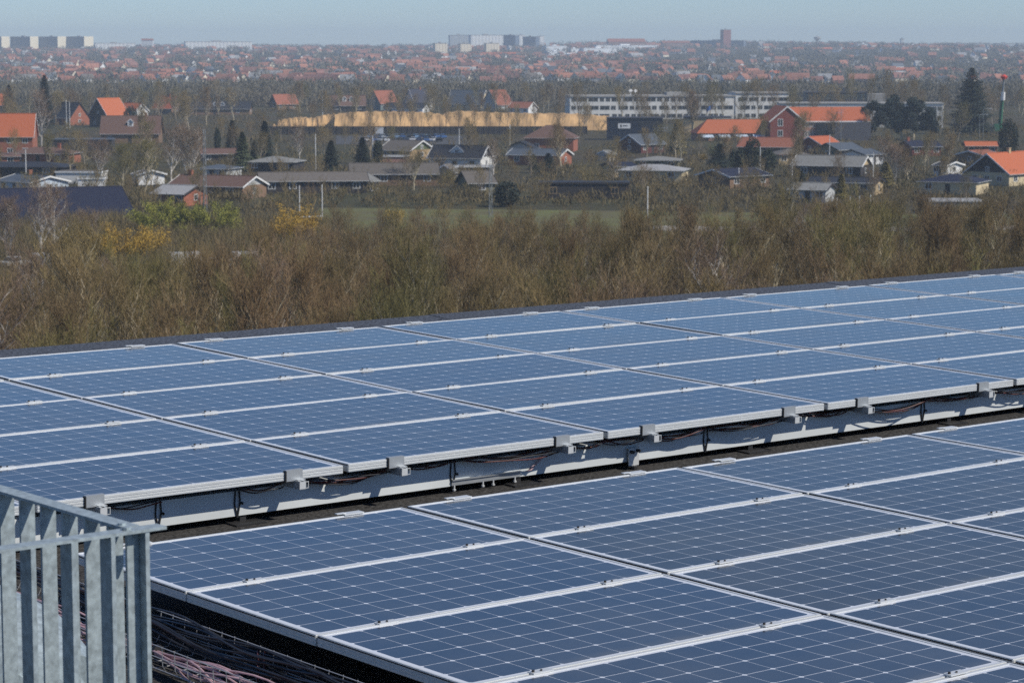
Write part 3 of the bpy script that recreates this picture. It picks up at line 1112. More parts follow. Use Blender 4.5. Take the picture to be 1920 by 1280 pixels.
house('small orange-roofed house far behind bare trees, right of the white gable', 288, 342, 179, 214, 8, 3, -30, 'r_orange', 'brownbrick', chim=.2)
house('dark terrace with three small white gabled dormers in a row', 340, 470, 189, 215, 9, 2.8, 0, 'r_black', 'brownbrick', dorm=3, cat='terrace', name='terraced_house')
house('orange-roofed house at the far left edge behind the spruce', -30, 24, 175, 208, 9, 3, 8, 'r_orange', 'dark_wood')
house('grey hipped bungalow right of the pale conifers', 466, 568, 291, 321, 10, 2.5, -10, 'r_grey', 'dark_wood', style='hip')
house('brown-roofed bungalow with dark gable under the dark conifers', 373, 446, 277, 305, 9, 2.5, 10, 'r_brown', 'dark_wood')
house('low blue-grey roofed bungalow with white gutter behind the lattice mast', 373, 450, 306, 334, 9, 2.4, -15, 'r_slate', 'grey_white', style='hip')
house('long brown-roofed bungalow with weathered pale gable at its right end', 320, 498, 327, 370, 10, 2.6, -22, 'r_brown', 'brownbrick', gable='grey_white', chim=-.75, verge='white')
house('pale slate cottage with red brick gable above the green willow', 290, 387, 345, 384, 8, 2.4, -26, 'r_lightgrey', 'brick', chim=None)
house('long grey-brown roofed bungalow with black gable behind the yellow bushes', 483, 690, 321, 360, 10, 2.6, 8, 'r_greybrown', 'dark_wood', nwin=5)
house('small white gabled hut between bare trees', 258, 300, 316, 346, 6, 2.4, -60, 'r_greybrown', 'white', verge='white', gwin=0, cat='hut', name='hut')
house('white flat-roofed shed half hidden by the birches', 145, 200, 335, 352, 5, 2.2, 5, 'r_grey', 'white', style='flat', nwin=0, cat='shed', name='shed')
house('dark shed with long clerestory window below the half-timbered villa', 98, 215, 258, 284, 8, 2.4, 3, 'r_slate', 'dark_wood', style='flat', verge='r_slate', nwin=5, wfr='dark_wood', cat='shed', name='shed')
house('black-roofed house with one white gabled dormer and white end gable', 805, 922, 271, 316, 9.5, 2.9, -16, 'r_black', 'render_white', dorm=1, verge='white', gable='dark_wood', dsc=1.9)
house('bungalow with olive gable and brown-grey roof above a white garage', 712, 814, 261, 299, 10, 2.7, -38, 'r_greybrown', 'tan_wood', gable='lightconifer', verge='white')
house('white flat-roofed garage with pink brick side below the olive gable', 716, 768, 289, 309, 6, 2.4, -3, 'r_grey', 'pinkbrick', style='flat', nwin=0, cat='garage', name='garage')
house('cream gabled hut at the end of a flat white carport', 818, 858, 306, 342, 4.4, 2.5, 72, 'r_greybrown', 'cream', verge='white', gwin=0, cat='hut', name='hut')
house('carport with thin white fascia below the black-roofed house', 850, 926, 309, 330, 6, 2.4, 4, 'r_lightgrey', 'dark_wood', style='flat', nwin=0, cat='carport', name='carport')
house('slate-roofed bungalow with bright brick gable beside a dark conifer', 953, 1072, 277, 309, 8.5, 2.7, -22, 'r_slate', 'brick', verge='white')
house('black-roofed house with pale green gable behind the slate roof', 956, 1004, 263, 294, 8, 2.6, 64, 'r_black', 'grey_white', verge='dark_wood')
house('large brown-black hipped house with brick wall and two white windows', 983, 1084, 233, 283, 11, 3.9, -8, 'r_brown', 'brick', style='hip', nwin=2, door=False)
house('wide grey-brown roof behind a bare hedge left of the cream hut', 655, 822, 304, 346, 10, 2.6, 5, 'r_greybrown', 'brownbrick', nwin=4)
house('grey weathered gable of a shed among bare shrubs', 652, 706, 322, 357, 6, 2.2, 58, 'r_grey', 'grey_white', gwin=0, cat='shed', name='shed')
house('olive boarded shed beside the thin lattice mast', 858, 928, 319, 363, 7, 2.5, 20, 'r_greybrown', 'olive_wood', gwin=0, nwin=1, cat='shed', name='shed')
house('long black flat-roofed carport with tan board panels', 1008, 1182, 338, 371, 6, 2.5, -2, 'r_black', 'dark_wood', style='flat', verge='dark_wood', nwin=3, wfr='tan_wood', cat='carport', name='carport')
house('tiny white gabled hut right of the brick house', 1124, 1149, 281, 301, 3.2, 1.9, 60, 'r_grey', 'white', verge='white', gwin=0, cat='hut', name='hut')
house('house with maroon gable and grey-blue roof left of the golden spruce', 1158, 1246, 250, 286, 9, 2.6, 44, 'r_slate', 'maroon', verge='white', gwin=1)
house('pale grey hipped bungalow with yellow wall below the maroon gable', 1158, 1292, 306, 338, 10, 2.5, -12, 'r_lightgrey', 'cream', style='hip')
house('low grey hipped roof behind the pale grey bungalow', 1190, 1278, 292, 317, 9, 2.4, -8, 'r_grey', 'olive_wood', style='hip')
house('small navy-roofed bungalow left of the pale grey hipped roof', 1128, 1192, 303, 330, 8, 2.4, 20, 'r_navy', 'yellowbrick')
house('bungalow with navy roof, brown brick gable and white bargeboards', 1308, 1442, 314, 350, 10, 2.6, 38, 'r_navy', 'brownbrick', verge='white', gwin=1)
house('long grey-roofed house with yellow gable at its right end', 1485, 1634, 290, 331, 9.5, 2.8, -22, 'r_grey', 'dark_wood', gable='yellowbrick', verge='white')
house('bright orange-roofed house with big glazed dark gable at right edge', 1808, 1965, 284, 345, 11, 2.8, 45, 'r_orange', 'cream', gable='dark_wood', verge='white', gwin=3, chim=.1)
house('navy hipped bungalow with cream walls below the orange roof', 1720, 1857, 324, 362, 10, 2.6, -25, 'r_navy', 'cream', style='hip')
house('small black-roofed house with white gable left of the orange roof', 1750, 1806, 301, 329, 6.5, 2.5, -45, 'r_black', 'white', verge='white', gwin=1)
house('wide weathered red roof in front of the white awnings', 1383, 1502, 256, 291, 9.5, 2.6, -20, 'r_red', 'brownbrick', gable='dark_wood')
house('bright orange roof with dark brown gable below the brick school', 1498, 1574, 254, 287, 8, 2.8, 42, 'r_orange', 'darkbrick', verge='white', gwin=1)
house('slate-roofed house with olive gable behind a flag pole', 1530, 1617, 266, 297, 9, 2.6, 35, 'r_slate', 'olive_wood', verge='dark_wood')
house('slate-roofed house with white gable above the long grey roof', 1575, 1655, 278, 307, 9, 2.6, 38, 'r_slate', 'white', verge='dark_wood', gwin=0)
house('red-brown roofed house just left of the orange roof', 1793, 1875, 280, 309, 9, 2.6, 40, 'r_red', 'brownbrick', verge='white')
house('low red roof behind the dark red bare tree', 1808, 1868, 264, 290, 8, 2.6, -5, 'r_orange', 'brick')
house('red roof with pale gable at the right edge behind the orange house', 1880, 1975, 281, 311, 9, 2.6, 40, 'r_red', 'cream', verge='white')
house('black-roofed bungalow with yellow gable in front of the long grey roof', 1515, 1657, 330, 363, 8, 2.5, -20, 'r_black', 'yellowbrick', verge='dark_wood')
house('grey sheet-roofed shed with boarded gable above the bare shrubs', 1478, 1568, 341, 377, 8, 2.5, -20, 'r_grey', 'grey_white', gwin=0, cat='shed', name='shed')
house('tan hipped bungalow with red strip between two dark cypresses', 1445, 1512, 277, 307, 9, 2.6, 10, 'r_greybrown', 'yellowbrick', style='hip', verge='maroon')
house('long white flat-roofed garage row behind the bare shrubs at right', 1732, 1838, 374, 396, 6, 2.2, -3, 'r_lightgrey', 'grey_white', style='flat', nwin=0, cat='garage', name='garage')
house('navy-roofed house behind the white birch on the right', 1688, 1760, 262, 291, 9, 2.6, 15, 'r_navy', 'darkbrick', chim=-.8)
house('brick house with brown-red roof and teal gable behind the sand heap', 690, 746, 169, 206, 9, 3.4, 45, 'r_red', 'teal', verge='dark_wood')
house('house with navy roof and white left gable behind the sand heap', 757, 809, 166, 206, 9, 3.4, 40, 'r_navy', 'white', verge='white', chim=.3)
house('low black-roofed house with white end just behind the sand heap', 720, 806, 192, 214, 9, 2.8, -20, 'r_black', 'white', verge='dark_wood')
house('grey-roofed house with broad white bargeboards behind the sand heap', 840, 917, 168, 206, 9, 3.2, -25, 'r_slate', 'cream', verge='white')
house('brown-red roofed house with dark gable right of the white bargeboards', 903, 962, 168, 208, 10, 3.2, 50, 'r_red', 'grey_white', verge='grey_white')
house('red-roofed house with small white gable by the bare wood edge', 953, 1007, 190, 213, 7, 2.8, -35, 'r_red', 'white', verge='white')
house('dark brown house with two white dormers left of the teal gable', 618, 686, 178, 209, 9, 3.0, 6, 'r_brown', 'dark_wood', dorm=2)
house('brown gabled house behind the bare trees left of the dark dormers', 505, 560, 176, 206, 9, 3.0, 30, 'r_red', 'brownbrick')


# ------------------------------------------------------------------ larger buildings
def pane_wall(root, x0, x1, y, zs, n, w, h, fr, skip=(), rz=0):
    for z in zs:
        for k in range(n):
            if (k in skip):
                continue
            add_window(root, x0 + (k + 0.5) * (x1 - x0) / n, y, z, rz, w, h, fr)


c = at(1268, 222)
off = empty('office_building', c, rad(6), 'long white three-storey office building with rows of dark windows', 'building')
s = c.y / FPX
hx = 205 * s
top = 29 - (177 - 90) * s
m = MB()
m.box(-hx, 0.51 * hx, -8, 8, 0, top - 0.6)
m.box(0.51 * hx, hx, -8.3, 8, 0, top + 0.6)
m.build('wall', M['render_white'], off)
m = MB()
m.box(-hx - .3, 0.51 * hx - .01, -8.35, 8.3, top - 0.6, top)
m.box(0.51 * hx, hx + .3, -8.7, 8.3, top + 0.603, top + 1.1)
m.box(-0.1 * hx, 0.1 * hx, -3, 3, top + 0.003, top + 1.2)
m.build('roof', M['concrete'], off)
rw = random.Random(5)
for r in range(3):
    z = top - 2.6 - 3.35 * r
    x = -hx + 0.6
    while x < hx - 2.5:
        w = rw.choice((1.9, 2.1, 4.1, 4.1, 2.0))
        yy = -8.001 if x + w < 0.51 * hx else -8.301
        if x < 0.51 * hx < x + w + 0.4:
            x += w + 0.5
            continue
        add_window(off, x + w / 2, yy, z, 0, w, 1.75, 'grey_white', True)
        x += w + rw.choice((0.45, 0.6, 0.45, 1.0))
for k, dx in enumerate((-0.435, -0.39)):
    m = MB()
    m.tube([(0, 0, 0), (0, 0, 1.4)], 0.12, 6)
    m.tube([(0, -0.25, 1.75), (0, -0.12, 1.65), (0, -0.03, 1.55)], [0.75, 0.5, 0.1], 14)
    o = m.build('satellite_dish', M['white'], None, off.matrix_basis @ Vector((dx * hx, -4, top)))
    tag(o, 'white satellite dish on the office roof, %s of the pair' % ('left' if k == 0 else 'right'), 'satellite dish', 'satellite dishes on the office roof')

c = at(1610, 238)
off2 = empty('office_wing', c, rad(-3), 'white office wing with dark-windowed end behind the pines and brick school', 'building')
s = c.y / FPX
m = MB()
tz = 29 - (193 - 90) * s
m.box(-150 * s, 152 * s, -7, 7, 0, tz)
m.build('wall', M['render_white'], off2)
m = MB()
m.box(-151 * s, 153 * s, -7.3, 7.3, tz + .003, tz + .4)
m.build('roof', M['concrete'], off2)
pane_wall(off2, 122 * s, 150 * s, -7.001, (tz - 2.4, tz - 5.8, tz - 9.2), 3, 1.6, 1.5, 'grey_white')
pane_wall(off2, -140 * s, 100 * s, -7.001, (tz - 2.2,), 22, 1.7, 1.2, 'grey_white')
c = at(1590, 226)
off3 = empty('glazed_office', c, rad(-2), 'dark-glazed office storey with a blank pale block behind the orange school roof', 'building')
s = c.y / FPX
m = MB()
tz = 29 - (173 - 90) * s
m.box(-82 * s, 32 * s, -6, 6, 0, tz)
m.build('wall', M['slate_clad' if 'slate_clad' in M else 'slateclad'], off3)
m = MB()
m.box(-83 * s, 33 * s, -6.3, 6.3, tz + .003, tz + .5)
m.box(-10 * s, 2 * s, -2, 2, tz + .5, tz + 2.0)
m.build('roof', M['slateclad'], off3)
m = MB()
m.box(32.2 * s, 82 * s, -6.2, 6, 0, tz - 0.4)
m.build('pale_block', M['concrete'], off3)
pane_wall(off3, -80 * s, 30 * s, -6.001, (tz - 2.4, tz - 5.6), 14, 1.9, 1.7, 'teal')

# brick school with orange roof: gable wing to the left, long wing to the right, low wing further left
c = at(1535, 262)
school = empty('school', c, rad(8), 'brick school with orange tiled roof, tall red gable and long low wing', 'school')
s = c.y / FPX
hr_, he_ = 29 - (200 - 90) * s, 29 - (224 - 90) * s
m = MB()
Lx0, Lx1, hy = -44 * s, 86 * s, 6.0
# gable block: ridge along x, gable end facing left
n = len(m.v)
P = [(-hy, 0), (hy, 0), (hy, he_), (0, hr_ - .2), (-hy, he_)]
m.v += [(Lx0, y, z) for y, z in P] + [(Lx1, y, z) for y, z in P]
m.f += [(n + 4, n + 0, n + 5, n + 9), (n + 1, n + 2, n + 7, n + 6)]
m.f += [tuple(n + i for i in (0, 4, 3, 2, 1)), tuple(n + 5 + i for i in (0, 1, 2, 3, 4))]
m.m += [1, 1, 0, 0]
m.build('wall', [M['darkbrick'], M['pinkbrick']], school)
# the gable wing turned towards us
m = MB()
gw = MB()
A0, A1 = -107 * s, -43.8 * s
gx = (A0 + A1) / 2
gy0, gy1 = -9.5, 4.0
m.poly([(A0, gy0, 0), (A1, gy0, 0), (A1, gy0, he_ + .1), (gx, gy0, hr_ + .4), (A0, gy0, he_ + .1)])
m.poly([(A0, gy1, 0), (A0, gy1, he_ + .1), (gx, gy1, hr_ + .4), (A1, gy1, he_ + .1), (A1, gy1, 0)])
m.poly([(A0, gy1, 0), (A0, gy0, 0), (A0, gy0, he_ + .1), (A0, gy1, he_ + .1)])
m.poly([(A1, gy0, 0), (A1, gy1, 0), (A1, gy1, he_ + .1), (A1, gy0, he_ + .1)])
m.build('gable_wing', M['darkbrick'], school)
m = MB()
for s_ in (-1, 1):
    xe = (A0 - .4) if s_ < 0 else (A1 + .4)
    a = [(xe, gy0 - .4, he_ - .05), (gx, gy0 - .4, hr_ + .62), (gx, gy1 + 2, hr_ + .62), (xe, gy1 + 2, he_ - .05)]
    m.poly(a if s_ > 0 else a[::-1])
    m.poly([(p[0], p[1], p[2] - .2) for p in (a[::-1] if s_ > 0 else a)])
for s_ in (-1, 1):
    ye = s_ * (hy + .5)
    a = [(A1 - 3, ye, he_ - .15), (Lx1 + .4, ye, he_ - .15), (Lx1 + .4, 0, hr_ + .1), (A1 - 3, 0, hr_ + .1)]
    m.poly(a if s_ < 0 else a[::-1])
    m.poly([(p[0], p[1], p[2] - .2) for p in (a[::-1] if s_ < 0 else a)])
roof_o = m.build('roof', M['r_orange'], school)
for s_ in (-1, 1):
    m = MB()
    xe = (A0 - .45) if s_ < 0 else (A1 + .45)
    m.poly([(xe, gy0 - .43, he_ - .45), (xe, gy0 - .43, he_ - .02), (gx, gy0 - .43, hr_ + .68), (gx, gy0 - .43, hr_ + .25)])
    m.build('bargeboard', M['white'], school)
m = MB()
m.box(A1 + .5, Lx1 + .4, -hy - .62, -hy - .52, he_ - .45, he_ - .12)
m.build('gutter', M['white'], school)
add_window(school, A0 + 0.3 * (A1 - A0), gy0 - .001, 4.6, 0, 1.7, 2.3)
add_window(school, A0 + 0.3 * (A1 - A0), gy0 - .001, 1.4, 0, 1.7, 2.0)
pane_wall(school, A1 + .5, A1 + 28 * s, -hy - .001, (4.2, 1.0), 5, 0.8, 2.0, 'white')
m = MB()
m.box(A1 + 28.5 * s, A1 + 60 * s, -hy - 1.2, -hy + .0, 0, he_ - .8)
m.build('glass_stair', M['darkglass'], school)
m = MB()
m.box(A1 + 60.2 * s, Lx1 - .2, -hy - 3.2, -hy - .002, 0, he_ - .5)
m.build('slate_block', M['slateclad'], school)
# low wing
W0, W1 = -237 * s, A0 - .02
lz, lr = 29 - (246 - 90) * s, 29 - (222 - 90) * s
m = MB()
m.box(W0, W1, -5, 5, 0, lz)
m.build('low_wing', M['pinkbrick'], school)
m = MB()
for s_ in (-1, 1):
    a = [(W0 - .5, s_ * 5.6, lz - .1), (W1 - .05, s_ * 5.6, lz - .1), (W1 - .05, 0, lr), (W0 + 4, 0, lr)]
    m.poly(a if s_ < 0 else a[::-1])
m.poly([(W0 - .5, 5.6, lz - .1), (W0 - .5, -5.6, lz - .1), (W0 + 4, 0, lr)])
m.poly([(W0 - .5, -5.6, lz - .15), (W0 - .5, 5.6, lz - .15), (W1 - .05, 5.6, lz - .15), (W1 - .05, -5.6, lz - .15)])
m.build('low_roof', M['r_orange'], school)
pane_wall(school, W0 + .5, W1 - .5, -5.001, (0.9,), 13, 1.2, 1.7, 'white')
for k in range(4):
    m = MB()
    x = W0 + (0.04 + 0.25 * k) * (W1 - W0)
    w_ = 0.17 * (W1 - W0)
    m.prism([(-5.05, 2.0), (-7.6, 1.3), (-7.6, 1.1), (-5.05, 1.8)], x, x + w_)
    m.build('awning', M['paleblue'], school)

# navy cabins with white sign and outdoor stair
c = at(1190, 262)
nav = empty('cabin_block', c, rad(-3), 'two-storey navy site cabins with white sign and grey outdoor stair', 'building')
s = c.y / FPX
tz = 29 - (220 - 90) * s
m = MB()
m.box(-52 * s, 52 * s, -4, 4, 0, tz)
m.build('wall', M['navy_clad'], nav)
m = MB()
m.box(-53 * s, 53 * s, -4.3, 4.3, tz + .003, tz + .3)
m.build('roof', M['slateclad'], nav)
m = MB()
m.box(-31 * s, -8 * s, -4.12, -4.003, tz - 3.2, tz - 1.6)
sg = m.build('sign', M['white'], nav)
m = MB()
m.box(-27 * s, -24 * s, -4.15, -4.123, tz - 2.8, tz - 2.0)
m.box(-22 * s, -13 * s, -4.15, -4.123, tz - 2.5, tz - 2.2)
m.build('sign_mark', M['slateclad'], sg)
m = MB()
for k in range(10):
    m.box(20 * s + k * 0.33, 20 * s + k * 0.33 + 0.33, -5.6, -4.4, 0.3 * k, 0.3 * k + 0.1)
for y in (-5.65, -4.4):
    m.tube([(20 * s, y, 0.9), (20 * s + 3.3, y, 3.9), (20 * s + 7, y, 3.9)], 0.06, 5)
    for k in range(8):
        xx = 20 * s + k * 1.0
        zz = min(3.0, 0.9 * k)
        m.tube([(xx, y, min(zz, 3.0)), (xx, y, min(zz, 3.0) + 0.95)], 0.05, 4)
m.box(20 * s + 3.3, 20 * s + 7, -5.6, -4.4, 2.9, 3.0)
m.build('stair', M['alu_dull'], nav)
pane_wall(nav, 8 * s, 50 * s, -4.001, (tz - 2.4,), 6, 1.2, 1.5, 'slateclad')
c = at(1310, 250)
m = MB()
s = c.y / FPX
m.box(-28 * s, 25 * s, -4, 4, 0, 29 - (220 - 90) * s)
cab = empty('timber_hall', c, rad(-3), 'yellow timber hall with black roof edge behind the low orange school wing', 'building')
m.build('wall', M['yellowbrick'], cab)
m = MB()
tz = 29 - (220 - 90) * s
m.box(-29 * s, 60 * s, -4.3, 4.3, tz + .003, tz + .6)
m.build('roof', M['slateclad'], cab)

# ------------------------------------------------------------------ sand heaps behind the car park
def heap(label, x0, x1, y_top, py, prof, depth=16):
    c = at((x0 + x1) / 2, py)
    s = c.y / FPX
    W = (x1 - x0) * s
    N = 90
    rh = random.Random(int(x0))
    m = MB()
    rowsn = 9
    hs = []
    for i in range(N + 1):
        t = i / N
        h = np.interp(t, [p[0] for p in prof], [p[1] for p in prof])
        hs.append(h)
    for j in range(rowsn + 1):
        v = j / rowsn
        for i in range(N + 1):
            x = -W / 2 + W * i / N
            f = min(1, v / 0.34) if v < 0.6 else max(0, (1 - v) / 0.4)
            z = hs[i] * (f ** 0.85) + (0.18 * math.sin(i * 0.9 + j) + 0.25 * (rh.random() - .5)) * (f > 0)
            m.v.append((x, (v - .5) * depth + 0.6 * math.sin(i * .35), max(0, z)))
    for j in range(rowsn):
        for i in range(N):
            a = j * (N + 1) + i
            m.f.append((a, a + 1, a + N + 2, a + N + 1))
            m.m.append(0)
    o = m.build('sand_heap', M['sand'], None, c)
    return tag(o, label, 'sand heap', 'sand heaps by the car park')


heap('low tapering sand heap at the left end of the row', 505, 640, 212, 242, [(0, 0.3), (.15, 3.2), (.4, 4.3), (.6, 3.8), (.8, 5.2), (1, 5.4)])
heap('long level sand heap behind the car park, middle of the row', 630, 845, 209, 243, [(0, 5.4), (.15, 6.2), (.5, 6.4), (.8, 6.1), (.93, 5.2), (1, 4.6)])
heap('long sand heap with peaked left shoulder behind the street trees', 822, 1142, 209, 243, [(0, 4.6), (.06, 6.2), (.13, 6.6), (.35, 6.0), (.6, 5.7), (.8, 5.6), (1, 4.6)])
# dark fence in front of the heap
c = at(770, 253)
s = c.y / FPX
fen = empty('fence', c, 0, 'long dark slatted fence between the car park and the sand heaps', 'fence')
m = MB()
m.box(-270 * s, 330 * s, 0, 0.1, 0.2, 2.85)
m.build('slat_panel', M['dark_wood'], fen)
m = MB()
for k in range(60):
    x = -270 * s + k * 600 * s / 59
    m.box(x - .06, x + .06, -0.12, -0.003, 0, 3.0)
m.build('posts', M['dark_wood'], fen)['kind'] = 'stuff'

# ------------------------------------------------------------------ cars
CARM = {}


def car_meshes(colname, col, van=False):
    if colname in CARM:
        return CARM[colname]
    pm = mat(colname + '_car_paint', col, 0.3, 1, 0.05)
    m = MB()
    if van:
        m.prism([(-0.9, 0.35), (0.9, 0.35), (0.92, 1.1), (0.82, 2.1), (-0.82, 2.1), (-0.92, 1.1)], -2.4, 1.7)
        m.prism([(-0.88, 0.35), (0.88, 0.35), (0.88, 1.15), (-0.88, 1.15)], 1.701, 2.6)
    else:
        pr = [(-2.1, 0.35), (2.1, 0.35), (2.15, 0.75), (1.2, 0.92), (-1.9, 0.95), (-2.15, 0.8)]
        n = len(m.v)
        m.v += [(x, -0.86, z) for x, z in pr] + [(x, 0.86, z) for x, z in pr]
        k = len(pr)
        for i in range(k):
            m.f.append((n + i, n + (i + 1) % k, n + k + (i + 1) % k, n + k + i))
        m.f += [tuple(range(n + k - 1, n - 1, -1)), tuple(range(n + k, n + 2 * k))]
        m.m += [0] * (k + 2)
        n = len(m.v)
        lo, hi = [(-1.85, .95), (1.2, .92)], [(-1.2, 1.42), (.45, 1.42)]
        m.box(-1.2, .45, -.66, .66, 1.38, 1.44)
    body = m.mesh('body', pm)
    g = MB()
    if van:
        g.prism([(-0.80, 1.16), (0.80, 1.16), (0.74, 1.95), (-0.74, 1.95)], 1.703, 1.9)
    else:
        b4 = [(-1.8, -.8, .955), (1.15, -.8, .93), (1.15, .8, .93), (-1.8, .8, .955)]
        t4 = [(-1.2, -.65, 1.38), (.45, -.65, 1.38), (.45, .65, 1.38), (-1.2, .65, 1.38)]
        for i in range(4):
            j = (i + 1) % 4
            g.poly([b4[i], b4[j], t4[j], t4[i]])
    gl = g.mesh('glazing', M['glass'])
    w = MB()
    w.tube([(0, -.1, 0), (0, .1, 0)], 0.31, 10)
    CARM[colname] = (body, gl, w.mesh('wheel', M['rubber_and_slot_shade']))
    return CARM[colname]


def car(p, rz, colname, col, label, van=False):
    b, g, w = car_meshes(colname, col, van)
    root = empty('parked_van' if van else 'parked_car', p, rz, label, 'van' if van else 'car', 'parked vehicles')
    link('body', b, root)
    link('glazing', g, root)
    for x in (-1.35, 1.35):
        for y in (-.82, .82):
            link('wheel', w, root, (x, y, .31))


COLS = [('white', (.7, .7, .7)), ('blue', (.05, .13, .32)), ('silver', (.38, .4, .42)), ('dark_blue', (.02, .04, .10)), ('black', (.012, .012, .014)), ('pale_blue', (.16, .27, .42))]
rc2 = random.Random(2)
for r_, py_ in ((0, 266), (1, 260)):
    for k in range(12):
        px_ = 688 + 12.4 * k + r_ * 5
        cn, cc = rc2.choice(COLS)
        car(at(px_, py_) + Vector((0, 0, .07)), rad(90 + rc2.uniform(-25, 25) + (180 if rc2.random() < .5 else 0)), cn, cc,
            '%s car parked in the %s row of the lot before the sand heaps' % (cn.replace('_', ' '), 'front' if r_ == 0 else 'back'))
for k, (px_, py_, van) in enumerate(((352, 490, 1), (395, 492, 0), (440, 494, 0), (470, 489, 1), (498, 492, 0), (612, 488, 1), (640, 490, 0), (95, 492, 1), (120, 487, 0), (30, 489, 0))):
    car(at(px_, py_ + 13) + Vector((0, 0, .07)), rad((20, 80, 60, 15, 75, 5, 70, 10, 80, 50)[k]), 'white_van' if van else 'white', (.7, .7, .7),
        'white %s parked in the gravel yard behind the bare wood' % ('van' if van else 'car'), bool(van))


# ------------------------------------------------------------------ poles, masts, goals
def pole(px, ytop, py, label, r=0.07, name='flag_pole', cat='flag pole', m_='pole'):
    c = at(px, py)
    h = 29 - (ytop - 90) * c.y / FPX
    root = empty(name, c, 0, label, cat, 'white flag poles among the houses' if name == 'flag_pole' else None)
    m = MB()
    m.tube([(0, 0, 0), (0, 0, h * .5), (0, 0, h)], [r * 1.35, r * 1.15, r], 7)
    m.build('shaft', M[m_], root)
    m = MB()
    m.tube([(0, 0, h), (0, 0, h + .12), (0, 0, h + .2)], [r * 1.4, r * 1.5, 0.02], 7)
    m.build('finial', M[m_], root)
    return root, h


for px_, yt, py_, lb in ((49, 281, 335, 'white flag pole before the black roof at far left'), (592, 252, 322, 'white flag pole left of the spruce, above the brown roofs'),
                         (699, 255, 312, 'white flag pole left of the olive gable'), (861, 241, 275, 'short white flag pole behind the olive gable and car park'),
                         (956, 234, 287, 'tall white flag pole left of the brown-black hipped house'), (1425, 275, 325, 'white flag pole left of the rounded dark cypress'),
                         (1485, 295, 345, 'white flag pole at the left end of the long grey roof'), (1555, 252, 300, 'white flag pole in front of the orange roof below the school'),
                         (1637, 285, 338, 'thin white flag pole right of the yellow gable'), (1385, 315, 352, 'short white pole on the navy-roofed bungalow gable'),
                         (125, 187, 240, 'white flag pole in front of the black-roofed brick gable'), (131, 191, 240, 'second white pole beside the black-roofed brick gable'),
                         (605, 180, 222, 'thin white pole among bare trees above the low sand heap'), (1214, 350, 412, 'thin white pole standing in the bare wood edge')):
    pole(px_, yt, py_, lb, 0.085)
r_, h = pole(1337, 192, 226, 'white flag pole flying a blue flag before the office building', 0.1)
m = MB()
N = 8
for i in range(N):
    for sgn in (0, 1):
        pass
P = [(-0.12 - 2.6 * i / N, 0.3 * math.sin(i * .9), h - 0.3 - 0.25 * i - 0.15 * math.sin(i * .9)) for i in range(N + 1)]
for i in range(N):
    a, b = P[i], P[i + 1]
    m.poly([(a[0], a[1], a[2] - 1.7), (b[0], b[1], b[2] - 1.7), b, a])
    m.poly([(a[0], a[1] + .02, a[2]), (b[0], b[1] + .02, b[2]), (b[0], b[1] + .02, b[2] - 1.7), (a[0], a[1] + .02, a[2] - 1.7)])
fl = m.build('flag', M['flag_blue'], None, r_.location)
tag(fl, 'blue flag hanging from the white pole before the office building', 'flag')


def lattice(px, ytop, py, label, w=0.28):
    c = at(px, py)
    h = 29 - (ytop - 90) * c.y / FPX
    root = empty('lattice_mast', c, rad(20), label, 'mast')
    m = MB()
    n = int(h / 1.0)
    for sx in (-w, w):
        for sy in (-w, w):
            m.tube([(sx, sy, 0), (sx * .6, sy * .6, h)], 0.035, 4)
    for k in range(n):
        z0, z1 = k * h / n, (k + 1) * h / n
        f0, f1 = 1 - .4 * k / n, 1 - .4 * (k + 1) / n
        for (a, b) in (((-w, -w), (w, -w)), ((w, -w), (w, w)), ((w, w), (-w, w)), ((-w, w), (-w, -w))):
            if k % 2:
                a, b = b, a
            m.tube([(a[0] * f0, a[1] * f0, z0), (b[0] * f1, b[1] * f1, z1)], 0.02, 3)
    m.build('lattice', M['mast'], root)
    m = MB()
    m.tube([(0, 0, h), (0, 0, h + 1.2)], 0.03, 4)
    m.box(-.35, .35, -.05, .05, h, h + .1)
    m.build('head', M['mast'], root)


lattice(385, 243, 398, 'thin grey lattice mast standing before the long brown bungalow')
lattice(920, 308, 408, 'dark lattice floodlight mast at the edge of the green field')


def goal(pxa, pxb, ytop, ybar, label):
    d = 26 * FPX / (ybar - 90)
    pa = Vector(((pxa - 960) / FPX * d, d - 1.5, 0))
    pb = Vector(((pxb - 960) / FPX * d, d + 1.5, 0))
    h = 29 - (ytop - 90) * d / FPX
    root = empty('rugby_goal', (pa + pb) / 2, 0, label, 'rugby goal', 'rugby goals on the field')
    o = (pa + pb) / 2
    for p in (pa, pb):
        m = MB()
        q = p - o
        m.tube([(q.x, q.y, 0), (q.x, q.y, h)], 0.07, 7)
        m.build('post', M['pole'], root)
        m = MB()
        m.tube([(q.x, q.y, 0.05), (q.x, q.y, 1.6)], 0.16, 8)
        m.build('post_pad', M['navy_clad'], root)
    m = MB()
    qa, qb = pa - o, pb - o
    m.tube([(qa.x, qa.y, 3), (qb.x, qb.y, 3)], 0.06, 7)
    m.build('crossbar', M['pole'], root)


goal(563, 602.5, 345, 404, 'white H-shaped rugby goal beside the tall yellow bush')
goal(1566.5, 1597, 368, 447, 'tall white rugby goal nearest the viewer, over the bare shrubs')
goal(1609, 1635, 364, 403, 'white rugby goal farther back, right of the taller goal')

